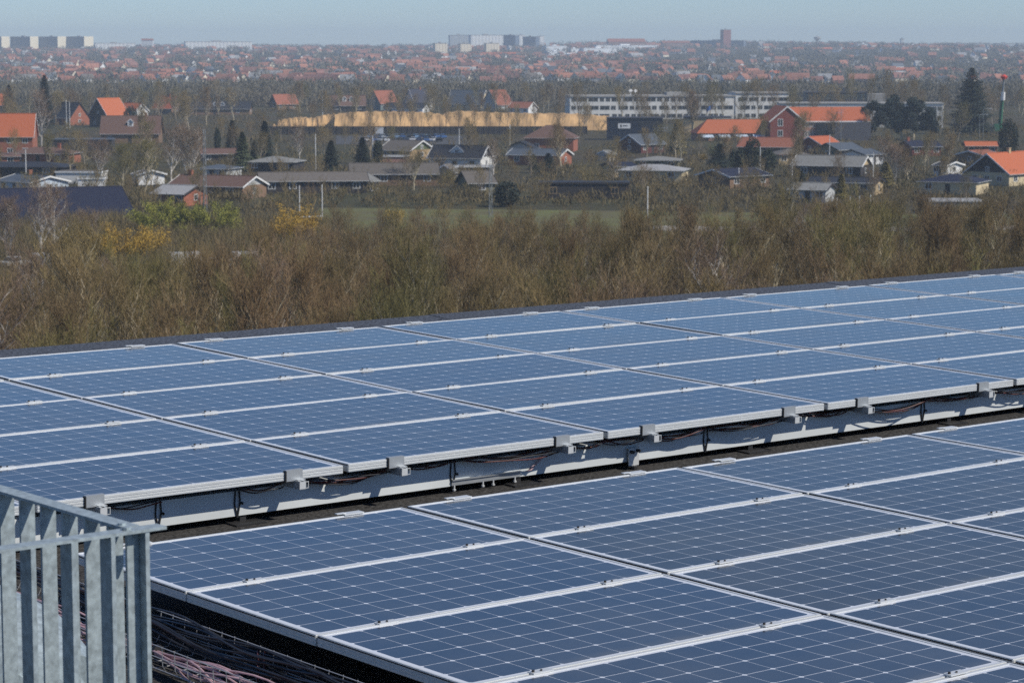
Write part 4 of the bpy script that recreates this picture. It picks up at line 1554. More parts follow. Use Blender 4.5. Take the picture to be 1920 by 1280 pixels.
c = at(1874, 250)
s = c.y / FPX
cr = empty('crane', c, 0, 'green drilling crane with grey upper boom and bright red head', 'crane')
m = MB()
P0 = Vector((0, 0, 0.8))
top = Vector((6 * s, 0, 29 - (146 - 90) * s))
mid = P0.lerp(top, 0.66)
m.tube([P0, mid], [0.75, 0.6], 4)
m.build('lower_boom', M['crane_green'], cr)
m = MB()
m.tube([mid, top], [0.42, 0.30], 4)
m.build('upper_boom', M['mast'], cr)
m = MB()
m.tube([top - Vector((0, 0, .4)), top + Vector((0, 0, .5)), top + Vector((0, 0, 1.2))], [0.7, 1.1, 0.4], 8)
m.box(top.x - 1.1, top.x + 1.2, -.4, .4, top.z + .1, top.z + .7)
m.build('head', M['crane_red'], cr)
m = MB()
m.tube([mid - Vector((0, .6, 1.4)), mid + Vector((.1, -.6, 1.4))], [0.75, 0.7], 6)
m.build('collar', M['white'], cr)
m = MB()
m.box(-2.2, 2.2, -1.4, 1.4, 0.4, 2.0)
m.box(-2.0, -.4, -1.2, 1.2, 2.0, 3.2)
m.build('cab', M['crane_green'], cr)
m = MB()
for y in (-1.5, 1.5):
    m.prism([(y - .3, 0.0), (y + .3, 0.0), (y + .3, .8), (y - .3, .8)], -2.4, 2.4)
m.build('crawler_track', M['rubber_and_slot_shade'], cr)

c = at(711, 262)
bb = empty('notice_board', c, rad(-8), 'white blank board on two posts at the edge of the car park', 'sign')
m = MB()
m.box(-1.35, 1.35, -.05, .05, 1.9, 3.9)
m.build('board', M['white'], bb)
for x in (-1.0, 1.0):
    m = MB()
    m.tube([(x, .1, 0), (x, .1, 3.8)], .06, 6)
    m.build('post', M['mast'], bb)
for px_, yt, py_, lb in ((1576, 203, 300, 'thin antenna mast with cross arms before the orange school roof'), (1843, 203, 262, 'grey street lamp before the tall dark spruce'), (1836, 214, 264, 'second grey street lamp before the tall dark spruce')):
    c = at(px_, py_)
    h = 29 - (yt - 90) * c.y / FPX
    ant = 'antenna' in lb
    rt_ = empty('antenna_mast' if ant else 'street_lamp', c, 0, lb, 'antenna' if ant else 'street lamp')
    m = MB()
    m.tube([(0, 0, 0), (0, 0, h)], [.09, .05], 6)
    m.build('pole', M['mast'], rt_)
    m = MB()
    if ant:
        for k in range(5):
            m.box(-.9 + .1 * k, .9 - .1 * k, -.03, .03, h - .2 - .35 * k, h - .14 - .35 * k)
        m.box(-1.6, .2, -.02, .02, h - 1.0, h - .95)
        m.build('antenna', M['alu_dull'], rt_)
    else:
        m.tube([(0, 0, h), (1.2, -.3, h + .15), (2.2, -.5, h + .1)], .05, 5)
        m.box(1.7, 2.6, -.65, -.35, h + .02, h + .16)
        m.build('lamp_head', M['alu'], rt_)

# ------------------------------------------------------------------ trees
def grow(seed, H, kind, W=1.0, more=1.0, spread=1.0):
    """returns (trunk mesh builder, crown mesh builder) of a leafless tree"""
    r = random.Random(seed)
    tr, cw = MB(), MB()
    bush = kind == 'bush'
    birch = kind == 'birch'

    def ribbon(p, d, L, w, seg=2):
        a = d.cross(Vector((r.uniform(-1, 1), r.uniform(-1, 1), r.uniform(-1, 1))))
        if a.length < 1e-4:
            a = Vector((1, 0, 0))
        a.normalize()
        n = len(cw.v)
        q = p.copy()
        dd = d.copy()
        pts_ = [q.copy()]
        for k in range(seg):
            dd = (dd + Vector((r.uniform(-.14, .14), r.uniform(-.14, .14), r.uniform(-.05, .2) - (0.35 if birch and k else 0)))).normalized()
            q = q + dd * (L / seg)
            pts_.append(q.copy())
        for k, pp in enumerate(pts_):
            ww = w * (1 - 0.75 * k / seg)
            cw.v.append(tuple(pp - a * ww))
            cw.v.append(tuple(pp + a * ww))
        for k in range(seg):
            cw.f.append((n + 2 * k, n + 2 * k + 1, n + 2 * k + 3, n + 2 * k + 2))
            cw.m.append(0)
        return pts_, dd

    def twigs(p, d, L, n, lev, w):
        for _ in range(n):
            dd = (d * 0.75 + Vector((r.gauss(0, .42), r.gauss(0, .42), r.gauss(.42, .3)))).normalized()
            l2 = L * r.uniform(.55, 1.1)
            pts_, de = ribbon(p, dd, l2, w, 2)
            if lev:
                for t in (1, 1, 2, 2, 2)[:r.randint(2, 4)]:
                    twigs(pts_[t], de, l2 * .6, 1, lev - 1, w * .62)

    def limb(p, d, L, rad_, lev):
        n = 4
        P, R = [p.copy()], [rad_]
        q, dd = p.copy(), d.copy()
        for k in range(n):
            up = 0.17 if not birch else 0.06
            dd = (dd + Vector((r.gauss(0, .13), r.gauss(0, .13), r.gauss(up, .10)))).normalized()
            q = q + dd * L / n
            P.append(q.copy())
            R.append(rad_ * (1 - .72 * (k + 1) / n))
        tr.tube(P, R, 4 if lev else 5, 0, False)
        for k in range(1, n + 1):
            if lev < 1:
                for _ in range(r.randint(1, 2)):
                    a = r.uniform(0, 6.28)
                    side = Vector((math.cos(a), math.sin(a), r.uniform(0.1, .7)))
                    limb(P[k], (dd * .7 + side * .8).normalized(), L * r.uniform(.45, .7), R[k] * .7 + .014, lev + 1)
            else:
                twigs(P[k], dd, H * (.09 if not birch else .075), r.randint(1, 3) if more >= 1 else int(r.random() + more), 2, (.0125 if not birch else .011) * W)
        twigs(P[-1], dd, H * .09, 4, 2, .0125 * W)

    stems = r.randint(4, 6) if bush else (r.choice((1, 2, 3)) if birch else 1)
    for s_ in range(stems):
        if bush:
            a = 6.28 * s_ / stems + r.uniform(-.4, .4)
            limb(Vector((math.cos(a) * .2, math.sin(a) * .2, 0)), Vector((math.cos(a) * .45, math.sin(a) * .45, 1)).normalized(), H * .7, .06, 0)
            continue
        lean = Vector((r.gauss(0, .07 + .09 * (stems > 1)), r.gauss(0, .07 + .09 * (stems > 1)), 1)).normalized()
        n = 8
        P, R = [Vector((r.uniform(-.3, .3) * (stems > 1), r.uniform(-.3, .3) * (stems > 1), 0))], [H * .0145 / math.sqrt(stems)]
        dd = lean
        for k in range(n):
            dd = (dd + Vector((r.gauss(0, .07), r.gauss(0, .07), .05))).normalized()
            P.append(P[-1] + dd * H * .86 / n)
            R.append(R[0] * (1 - .88 * (k + 1) / n))
        tr.tube(P, R, 6, 0, False)
        nb = int((15 if stems == 1 else 9) * r.uniform(.85, 1.15))
        a = r.uniform(0, 6.28)
        for b in range(nb):
            t = (0.24 if spread == 1 else .34) + (0.74 if spread == 1 else .64) * b / nb
            k = t * n
            i = min(n - 1, int(k))
            p = P[i].lerp(P[i + 1], k - i)
            a += 2.4 + r.uniform(-.5, .5)
            sp = spread * r.uniform(.38, .75) * (1.15 - .5 * t)
            d = Vector((math.cos(a) * sp, math.sin(a) * sp, r.uniform(.75, 1.1))).normalized()
            limb(p, d, H * (.36 - .2 * t) * r.uniform(.8, 1.2), R[i] * .5, 0)
        twigs(P[-1], dd, H * .1, 4, 2, .0125 * W)
    return tr, cw


def leaves_in(m, c, rx, ry, rz, n, size, r, shell=.55, mi=0):
    for _ in range(n):
        while True:
            v = Vector((r.uniform(-1, 1), r.uniform(-1, 1), r.uniform(-1, 1)))
            l = v.length
            if 0.05 < l < 1:
                break
        v = v / l * (l ** shell) * (0.82 + .28 * math.sin(5 * v.x + 7 * v.z + 3 * v.y + c[0]) ** 2)
        p = Vector(c) + Vector((v.x * rx, v.y * ry, v.z * rz))
        a = Vector((r.gauss(0, 1), r.gauss(0, 1), r.gauss(0, 1))).normalized()
        b = a.cross(Vector((r.gauss(0, 1), r.gauss(0, 1), r.gauss(0, 1)))).normalized()
        s = size * r.uniform(.6, 1.4)
        m.poly([p - a * s, p + b * s * .6, p + a * s, p - b * s * .6], mi)


def spruce_tree(seed, H, R, material, label, loc, name='spruce_tree', cat='conifer', group=None, dense=1.0):
    r = random.Random(seed)
    root = empty(name, loc, 0, label, cat, group)
    m = MB()
    m.tube([(0, 0, 0), (0, 0, H * .5), (0, 0, H * .98)], [H * .014, H * .009, .02], 6)
    m.build('trunk', M['bark'], root)
    m = MB()
    z = H * .06
    while z < H * .985:
        t = z / H
        Rz = R * (1 - t) ** .70 * r.uniform(.72, 1.12) + .15
        nb = max(5, int((8 + 9 * (1 - t)) * dense))
        a0 = r.uniform(0, 6)
        for k in range(nb):
            a = a0 + 6.283 * k / nb + r.uniform(-.25, .25)
            L = Rz * r.uniform(.7, 1.1)
            segs = max(3, int(L / .45))
            droop = -.28 + .5 * t
            for q in range(segs):
                u = (q + .6) / segs
                px_, pz = L * u, z + droop * L * u + .16 * L * u * u
                for sd in (-1, 1, 0):
                    an = a + sd * .35 * (1 - .4 * u)
                    p = Vector((math.cos(an) * px_, math.sin(an) * px_, pz + r.uniform(-.1, .1)))
                    d = Vector((math.cos(an), math.sin(an), droop - .2)).normalized()
                    w = Vector((-math.sin(an), math.cos(an), r.uniform(-.5, .5))).normalized()
                    s = .36 * r.uniform(.7, 1.3) * (0.7 + .4 * (1 - t)) * (H / 12) ** .5
                    m.poly([p - d * s, p + w * s * .55, p + d * s * 1.1, p - w * s * .55])
        z += H * .017 * (1.35 - .6 * t) * max(1, (12 / H) ** .35)
    m.build('crown', M[material], root)
    return root


def by(px, ytop, py):
    c = at(px, py)
    return c, 29 - (ytop - 90) * c.y / FPX


for sd, px_, yt, py_, R, mt, lb, nm in (
        (1, 1820, 126, 252, 8.6, 'spruce', 'tall dark spruce rising above everything left of the crane', 'spruce_tree'),
        (2, 85, 139, 240, 4.2, 'spruce', 'dark pointed spruce behind a birch at the far left', 'spruce_tree'),
        (3, 1270, 224, 290, 3.0, 'goldconifer', 'golden green spruce between the cabins and the school', 'spruce_tree'),
        (4, 1660, 302, 352, 2.4, 'goldconifer', 'small golden conifer below the white birch', 'spruce_tree'),
        (5, 621, 262, 325, 2.7, 'spruce', 'dark spruce right of the white flag pole and above the brown roofs', 'spruce_tree'),
        (6, 436, 224, 290, 2.6, 'spruce', 'dark conifer right of the narrow cypress at centre left', 'spruce_tree'),
        (7, 497, 225, 300, 2.9, 'spruce', 'broad dark conifer above the grey hipped bungalow', 'spruce_tree'),
        (8, 455, 246, 322, 2.8, 'lightconifer', 'pale green conifer in front of the brown-roofed bungalow', 'spruce_tree'),
        (9, 478, 262, 318, 1.9, 'lightconifer', 'smaller pale conifer left of the grey hipped bungalow', 'spruce_tree'),
        (10, 1028, 286, 325, 2.6, 'spruce', 'low dark conifer in front of the slate-roofed bungalow', 'spruce_tree'),
        (11, 680, 256, 325, 3.0, 'spruce', 'dark ragged conifer left of the flag pole by the olive gable', 'spruce_tree'),
        (12, 1350, 268, 320, 4.0, 'spruce', 'broad dark green conifer left of the three clipped cypresses', 'spruce_tree'),
        (13, 1577, 325, 372, 1.5, 'goldconifer', 'thin golden conifer before the black roof with yellow gable', 'spruce_tree'),
        (14, 18, 158, 230, 3.6, 'spruce', 'dark spruce at the left edge behind the orange roof', 'spruce_tree'),
        (15, 1000, 288, 318, 1.3, 'thuja', 'narrow dark conifer against the slate roof', 'spruce_tree'),
        (16, 1500, 318, 362, 2.6, 'spruce', 'dark bushy conifer at the right end of the navy-roofed bungalow', 'spruce_tree')):
    c, H = by(px_, yt, py_)
    spruce_tree(sd, H, R, mt, lb, c, nm)


def column_tree(seed, px_, yt, py_, R, label, mt='thuja', name='cypress', cat='cypress'):
    c, H = by(px_, yt, py_)
    r = random.Random(seed)
    root = empty(name, c, 0, label, cat)
    m = MB()
    m.tube([(0, 0, 0), (0, 0, H * .7)], [.15, .04], 6)
    m.build('trunk', M['bark'], root)
    m = MB()
    leaves_in(m, (0, 0, H * .52), R, R, H * .5, int(900 + 260 * R * H / 4), .24, r, .35)
    m.build('crown', M[mt], root)


column_tree(1, 1375, 281, 318, 1.0, 'first and narrowest of three clipped cypresses before the red roof')
column_tree(2, 1390, 277, 318, 1.5, 'second clipped cypress, middle of the three before the red roof')
column_tree(3, 1411, 258, 318, 2.0, 'third and tallest clipped cypress before the red roof')
column_tree(4, 1440, 278, 328, 1.7, 'egg-shaped dark cypress right of the white flag pole')
column_tree(5, 408, 240, 285, 0.9, 'narrow green cypress beside the dark conifers at centre left')
column_tree(6, 245, 199, 240, 2.6, 'round dark green bush beside the white gable', 'spruce', 'bush', 'bush')
column_tree(7, 709, 264, 312, 1.2, 'narrow dark cypress right of the flag pole by the olive gable')
column_tree(8, 950, 340, 388, 2.3, 'dark evergreen bush beside the olive shed', 'spruce', 'bush', 'bush')
column_tree(9, 1890, 225, 300, 2.6, 'dark evergreen at the right edge behind the red roofs', 'spruce', 'bush', 'bush')


def pine_tree(seed, px_, yt, py_, R, label):
    c, H = by(px_, yt, py_)
    r = random.Random(seed)
    root = empty('pine_tree', c, 0, label, 'pine')
    t, m = MB(), MB()
    top = Vector((r.uniform(-.6, .6), r.uniform(-.4, .4), H * .93))
    t.tube([(0, 0, 0), (r.uniform(-.2, .2), 0, H * .45), top], [.28, .2, .05], 7)
    for k in range(25):
        f = .26 + .70 * k / 25
        a = r.uniform(0, 6.28)
        rr_ = R * math.sin(math.pi * min(.98, max(.12, (f - .05) / .97))) ** .7 * r.uniform(.45, 1.0)
        b = Vector((top.x * f, top.y * f, H * f * .93))
        rr_ *= .85
        e = b + Vector((math.cos(a) * rr_, math.sin(a) * rr_, .15 * rr_ + .2))
        t.tube([b, b.lerp(e, .5) + Vector((0, 0, .15)), e], [.09, .06, .03], 4)
        leaves_in(m, e, R * r.uniform(.30, .46), R * r.uniform(.30, .46), R * r.uniform(.24, .36), 260, .27, r, .6)
    leaves_in(m, top, R * .35, R * .35, R * .3, 240, .24, r, .6)
    t.build('trunk', M['bark'], root)
    m.build('crown', M['pine'], root)


pine_tree(1, 1636, 189, 262, 4.6, 'broad dark pine, leftmost of the group before the white office wing')
pine_tree(2, 1672, 177, 262, 3.8, 'tallest dark pine in the group before the white office wing')
pine_tree(3, 1690, 196, 262, 3.0, 'low pine with bare trunk in the middle of the pine group')
pine_tree(4, 1713, 182, 262, 4.4, 'wide dark pine right of the middle in the pine group')
pine_tree(5, 1741, 200, 264, 3.2, 'rightmost dark pine of the group, beside the windowed office end')


def bush_tree(seed, px_, yt, py_, R, mt, label, name, cat, n=2600, size=.13):
    c, H = by(px_, yt, py_)
    r = random.Random(seed)
    root = empty(name, c, 0, label, cat)
    t, m = MB(), MB()
    for k in range(46):
        a = r.uniform(0, 6.28)
        rr_ = R * r.uniform(.15, 1.0) ** .6
        hh = H * r.uniform(.42, 1.0) * (1 - .28 * (rr_ / R) ** 2)
        e = Vector((math.cos(a) * rr_, math.sin(a) * rr_, hh))
        mid = Vector((e.x * .45, e.y * .45, hh * .55))
        t.tube([(e.x * .08, e.y * .08, 0), mid, e], [.07, .045, .012], 4, 0, False)
        for _ in range(int(n * 1.7) // 46):
            u = r.uniform(.3, 1.0) ** .7
            p = (mid.lerp(e, (u - .3) / .7)) + Vector((r.gauss(0, .32), r.gauss(0, .32), r.gauss(0, .25)))
            a_ = Vector((r.gauss(0, 1), r.gauss(0, 1), r.gauss(.6, 1))).normalized()
            b_ = a_.cross(Vector((r.gauss(0, 1), r.gauss(0, 1), r.gauss(0, 1)))).normalized()
            s_ = size * .66 * r.uniform(.6, 1.5)
            m.poly([p - a_ * s_, p + b_ * s_ * .5, p + a_ * s_, p - b_ * s_ * .5])
    t.build('trunk', M['twig'], root)
    m.build('crown', M[mt], root)


bush_tree(1, 312, 368, 452, 6.6, 'willow', 'bright yellow-green willow left of its twin, right of the navy hall', 'willow_tree', 'willow', 11000, .15)
bush_tree(2, 402, 366, 452, 4.6, 'willow', 'bright yellow-green willow on the right, below the brick cottage gable', 'willow_tree', 'willow', 7500, .15)
bush_tree(3, 228, 408, 502, 5.6, 'forsythia', 'wide golden yellow bush below the navy hall', 'forsythia_bush', 'bush', 6500, .14)
bush_tree(4, 290, 410, 490, 2.4, 'forsythia', 'small golden yellow bush right of the wide one', 'forsythia_bush', 'bush', 1500)
bush_tree(5, 550, 370, 474, 3.9, 'forsythia', 'tall golden yellow bush beside the rugby goal', 'forsythia_bush', 'bush', 6000, .14)
bush_tree(6, 738, 384, 428, 2.0, 'forsythia', 'yellow bush alone on the green field', 'forsythia_bush', 'bush', 1300)
bush_tree(7, 586, 398, 462, 2.4, 'forsythia', 'olive yellow bush under the rugby goal crossbar', 'forsythia_bush', 'bush', 1100)
bush_tree(8, 38, 352, 372, 1.8, 'forsythia', 'low yellow bush above the navy hall ridge', 'forsythia_bush', 'bush', 1400)
bush_tree(9, 1262, 312, 340, 2.6, 'willow', 'fresh green bush at the right end of the pale grey bungalow', 'willow_tree', 'bush', 1600)
bush_tree(10, 1318, 288, 300, 1.2, 'forsythia', 'tiny yellow bush beside the broad dark conifer', 'forsythia_bush', 'bush', 600)
bush_tree(11, 180, 440, 500, 2.6, 'forsythia', 'thin golden bush left below the wide golden one', 'forsythia_bush', 'bush', 900)
bush_tree(12, 1340, 262, 300, 2.4, 'lightconifer', 'pale olive bush above the broad dark conifer', 'bush', 'bush', 1400)

# leafless trees: a few individuals grown once, then copied
PROTO = {}


def proto(kind, k, H, barkm, twigm, W=1.0, more=1.0):
    t, c_ = grow(k * 17 + len(kind), H, 'bare' if kind == 'sparse' else kind, W, more, 1.9 if kind == 'sparse' else 1.0)
    PROTO[(kind, k)] = (t.mesh('trunk', M[barkm]), c_.mesh('crown', M[twigm]), H)


for k in range(6):
    proto('bare', k, 11.0 + .3 * k, 'bark', ('twig', 'twig_warm', 'twig', 'twig_olive', 'twig', 'twig_warm')[k])
for k in range(5):
    proto('sparse', k, 11.0, 'midbark', ('twig', 'twig_warm', 'twig', 'twig_olive', 'twig')[k], 1.1, .45)
for k in range(3):
    proto('birch', k, 11.0, 'birch_bark', 'birch_twig')
for k in range(4):
    proto('bush', k, 4.2, 'twig', ('twig', 'twig_warm', 'twig_olive', 'twig')[k])


def plant(kind, k, loc, H, rz, name, label, cat, group, wide=1.0):
    t, c_, h0 = PROTO[(kind, k)]
    root = empty(name, loc, rz, label, cat, group)
    s_ = H / h0
    root.scale = (s_ * wide, s_ * wide, s_)
    link('trunk', t, root)
    link('crown', c_, root)
    return root


rt = random.Random(21)


def spot_free(p, lst, dist):
    for q in lst:
        if (q[0] - p[0]) ** 2 + (q[1] - p[1]) ** 2 < dist * dist:
            return False
    return True


belt = []
tries = 0
while len(belt) < 288 and tries < 40000:
    tries += 1
    d = rt.uniform(128, 345)
    px_ = rt.uniform(-90, 2010)
    # the wood reaches farther on the right, the field opens in the middle
    lim = 268 if px_ < 560 else (318 if px_ < 1180 else 345)
    if d > lim:
        continue
    x = (px_ - 960) / FPX * d
    if spot_free((x, d), belt, 4.0 if d < 200 else 5.0):
        belt.append((x, d, px_))
for n, (x, d, px_) in enumerate(belt):
    # tops follow the outline seen in the photograph: lower towards the field
    want = np.interp(px_, [-90, 150, 230, 440, 480, 560, 640, 1000, 1180, 1300, 1700, 2010], [470, 490, 496, 480, 450, 448, 412, 398, 385, 372, 368, 372]) + rt.uniform(0, 60)
    Hm = 29 - (want - 90) * d / FPX
    H = min(15.5, max(7.0, Hm * rt.uniform(.86, 1.0))) if d > 210 else rt.uniform(10.5, 15.5)
    if 29 - (want - 120 - 90) * d / FPX < H:
        H = 29 - (want - 120 - 90) * d / FPX
    if 205 < px_ < 455:
        H = min(H, 29 - (488 - 90) * d / FPX)
    if H < 5.0:
        plant('bush', rt.randrange(4), (x, d, 0), max(2.4, H), rt.uniform(0, 6.28), 'garden_shrub', 'low leafless shrub in the wood below the yellow bushes', 'shrub', 'low shrubs in the wood', 1.3)
        continue
    birch = rt.random() < .10
    if birch:
        plant('birch', rt.randrange(3), (x, d, 0), H, rt.uniform(0, 6.28), 'birch_tree', 'white-stemmed leafless birch standing in the bare wood beyond the roof edge', 'birch', 'birches in the bare wood beyond the roof')
    else:
        plant('bare', rt.randrange(6), (x, d, 0), H, rt.uniform(0, 6.28), 'bare_tree', 'leafless brown tree standing in the bare wood beyond the roof edge', 'tree', 'leafless trees in the wood beyond the roof', rt.uniform(.85, 1.15))

for n in range(34):
    d, px_ = rt.uniform(285, 352), rt.uniform(570, 1210)
    H = min(10.5, 29 - (rt.uniform(384, 430) - 90) * d / FPX)
    plant('sparse', rt.randrange(5), ((px_ - 960) / FPX * d, d, 0), max(3.5, H), rt.uniform(0, 6.28), 'bare_tree', 'thin leafless tree at the wood edge in front of the green field', 'tree', 'thin trees before the green field', .9)

# birches one can pick out
for k, (px_, yt, py_, lb) in enumerate(((12, 372, 492, 'white-trunked birch at the left edge before the navy hall'), (75, 342, 500, 'multi-stemmed white birch in front of the navy hall'),
                                        (108, 352, 498, 'tall birch with rusty twigs in front of the navy hall'), (160, 395, 500, 'small birch below the right end of the navy hall'),
                                        (78, 172, 282, 'tall white-trunked birch in front of the dark spruce'), (322, 235, 345, 'birch left of the pair above the brown bungalow'),
                                        (356, 238, 350, 'birch of the pair above the brown bungalow, right one'), (284, 250, 345, 'thin birch above the white gabled hut'),
                                        (1650, 258, 345, 'forked white birch above the golden conifer'), (1680, 270, 345, 'white birch right of the forked one'),
                                        (926, 262, 340, 'slender birch right of the black-roofed house'), (560, 232, 312, 'slim white birch above the long grey-brown bungalow'),
                                        (190, 262, 340, 'brown birch between the villa and the white garage'), (1455, 415, 520, 'pale birch rising from the wood before the gravel path'))):
    c, H = by(px_, yt, py_)
    plant('birch', k % 3, c, H, k * 1.7, 'birch_tree', lb, 'birch', None, 1.15)

# street trees in front of the sand heaps
for k, px_ in enumerate((560, 586, 622, 657, 697, 725, 749, 771, 806, 836, 859, 892, 912, 938, 951, 970, 1003, 1048)):
    c, H = by(px_, 192 + 8 * rt.random(), 252)
    plant('sparse', k % 5, c, H, k * 2.1, 'street_tree', 'leafless street tree in the row before the sand heaps', 'tree', 'street trees in a row before the sand heaps', .85)
for k, (px_, yt, py_, w) in enumerate(((1085, 160, 250, 1.0), (1205, 178, 244, .9), (1290, 160, 232, 1), (1345, 150, 232, 1.1), (1395, 158, 232, 1), (1420, 152, 232, 1.1), (1448, 160, 232, 1), (1250, 186, 246, .9),
                                       (1600, 140, 235, .7), (1630, 142, 235, .7), (1666, 138, 235, .8), (1690, 152, 235, .7), (1718, 146, 235, .8), (1490, 165, 240, 1), (1540, 160, 236, 1), (1570, 170, 236, 1))):
    c, H = by(px_, yt, py_)
    plant('sparse', k % 5, c, H, k * 1.3, 'bare_tree', 'tall leafless tree standing close before the white office building and wing', 'tree', 'leafless trees round the office building', w)

# garden trees and bushes among the houses
gard = []
tries = 0
while len(gard) < 150 and tries < 20000:
    tries += 1
    py_ = rt.choice((rt.uniform(205, 300), rt.uniform(290, 400), rt.uniform(225, 330)))
    px_ = rt.uniform(-60, 1980)
    p = at(px_, py_)
    if 640 < px_ < 860 and 236 < py_ < 275:
        continue
    if 560 < px_ < 1180 and py_ > 385:
        continue
    if not spot_free((p.x, p.y), gard, 11):
        continue
    gard.append((p.x, p.y, px_, py_))
for n, (x, d, px_, py_) in enumerate(gard):
    H = rt.uniform(6, 11.5) if py_ > 250 else rt.uniform(9, 14)
    if py_ > 330:
        H = rt.uniform(4.5, 8)
    plant(rt.choice(('sparse', 'sparse', 'bare')), rt.randrange(5), (x, d, 0), H, rt.uniform(0, 6.28), 'garden_tree', 'leafless tree growing among the gardens and houses', 'tree', 'leafless trees among the houses', rt.uniform(1.0, 1.3))
tries = 0
far_g = []
while len(far_g) < 110 and tries < 8000:
    tries += 1
    px_, py_ = rt.uniform(-60, 1980), rt.uniform(199, 233)
    if 500 < px_ < 1150 and py_ > 214:
        continue
    p = at(px_, py_)
    if not spot_free((p.x, p.y), far_g, 9):
        continue
    far_g.append((p.x, p.y))
    plant(rt.choice(('sparse', 'bare')), rt.randrange(5), p, rt.uniform(7, 12.5), rt.uniform(0, 6.28), 'garden_tree', 'leafless tree growing among the farther houses and the wood edge', 'tree', 'leafless trees among the farther houses', rt.uniform(1.0, 1.4))
shr = []
tries = 0
while len(shr) < 250 and tries < 30000:
    tries += 1
    py_ = rt.choice((rt.uniform(240, 400), rt.uniform(300, 420), rt.uniform(345, 400)))
    px_ = rt.uniform(-60, 1980)
    if 640 < px_ < 860 and 240 < py_ < 275:
        continue
    if 600 < px_ < 1180 and py_ > 392:
        continue
    p = at(px_, py_)
    if not spot_free((p.x, p.y), shr, 4.5):
        continue
    shr.append((p.x, p.y))
    plant('bush', rt.randrange(4), p, rt.uniform(2.2, 4.6), rt.uniform(0, 6.28), 'garden_shrub', 'bushy leafless shrub growing between the gardens', 'shrub', 'leafless shrubs among the gardens', rt.uniform(1, 1.5))
for px_, yt, py_, mk, lb in ((1705, 280, 345, 1, 'large dark reddish bare tree before the navy hipped bungalow'), (1770, 275, 335, 1, 'reddish bare tree left of the white gable'),
                             (235, 270, 372, 3, 'broad olive bare tree between the garage and the white hut'), (270, 262, 365, 3, 'second broad olive bare tree behind the white hut')):
    c, H = by(px_, yt, py_)
    plant('bare', mk, c, H, px_, 'bare_tree', lb, 'tree', None, 1.5)

# ------------------------------------------------------------------ masses nobody could count
def scrub(name, material, pts_, rx, rz, n, size, seed, thin=.22, lean=.45):
    r = random.Random(seed)
    m = MB()
    for p in pts_:
        k = r.uniform(.7, 1.3)
        for _ in range(n):
            a = r.uniform(0, 6.28)
            q = rx * k * math.sqrt(r.random())
            h = rz * k * r.random() ** .8 * (1 - .5 * (q / (rx * k)) ** 2)
            o = Vector((p[0] + q * math.cos(a), p[1] + q * math.sin(a), p[2] + h))
            d = Vector((r.gauss(0, lean), r.gauss(0, lean), r.uniform(.4, 1))).normalized()
            b = d.cross(Vector((r.gauss(0, 1), r.gauss(0, 1), r.gauss(0, 1)))).normalized()
            s = size * r.uniform(.6, 1.4)
            m.poly([o - b * s * thin, o + b * s * thin, o + d * s])
    o = m.build(name, M[material])
    return tag(o, kind='stuff')


r9 = random.Random(4)
pts_ = []
for _ in range(1500):
    d = r9.uniform(125, 340)
    px_ = r9.uniform(-120, 2040)
    pts_.append(((px_ - 960) / FPX * d, d, 0))
for _ in range(420):
    p = at(r9.uniform(-60, 640), r9.uniform(428, 482))
    pts_.append((p.x, p.y, 0))
scrub('undergrowth', 'shrub', pts_, 2.6, 2.4, 110, 1.5, 1, .018, .3)
pts_ = []
for _ in range(900):
    py_ = r9.uniform(232, 408)
    px_ = r9.uniform(-80, 2000)
    if 630 < px_ < 870 and 238 < py_ < 275:
        continue
    if 560 < px_ < 1190 and py_ > 388:
        continue
    p = at(px_, py_)
    pts_.append((p.x, p.y, 0))
for _ in range(420):
    px_, py_ = r9.uniform(-80, 2000), r9.uniform(198, 234)
    if 500 < px_ < 1150 and py_ > 212:
        continue
    p = at(px_, py_)
    pts_.append((p.x, p.y, 0))
scrub('hedges_and_undergrowth', 'shrub', pts_, 2.6, 1.8, 90, .9, 2, .09, .35)
pts_ = []
for _ in range(1300):
    d = r9.uniform(1190, 1480)
    px_ = r9.uniform(-120, 2040)
    x = (px_ - 960) / FPX * d
    pts_.append((x, d, terrain(x, d)))
scrub('far_woods', 'farfoliage', pts_, 7.0, 10.0, 260, 1.9, 3, .10, .3)
pts_ = []
for _ in range(4600):
    d = 1900 + 3800 * r9.random() ** .9
    px_ = r9.uniform(-200, 2120)
    x = (px_ - 960) / FPX * d
    if math.sin(x / 70 + d / 240) + math.sin(x / 33 - d / 130) + r9.gauss(0, .8) < -.6:
        continue
    pts_.append((x, d, terrain(x, d) - .5))
scrub('town_trees', 'farfoliage', pts_, 8.0, 9.0, 70, 2.4, 4, .25)

# ------------------------------------------------------------------ the town on the far hillside
TOWN = [('t_orange', 't_white'), ('t_orange', 'brick'), ('t_red', 't_cream'), ('t_red', 'brick'), ('t_orange', 't_cream'), ('r_slate', 't_white'), ('r_greybrown', 't_white'), ('t_orange', 'pinkbrick'), ('r_lightgrey', 't_white')]
TOWN_LB = ['small white house with orange roof', 'small brick house with orange roof', 'cream house with weathered red roof', 'brick house with weathered red roof', 'cream house with orange roof',
           'white house with slate roof', 'pale house with grey-brown roof', 'pink brick house with orange roof', 'white house with light grey roof']


def town_mesh(k, L=11, W=8, he=3.6, hr=7.6):
    m = MB()
    add_town(m, 0, 0, 0, 0, L, W, he, hr, 0, 1)
    return m.mesh('town_house', [M[TOWN[k][1]], M[TOWN[k][0]]])


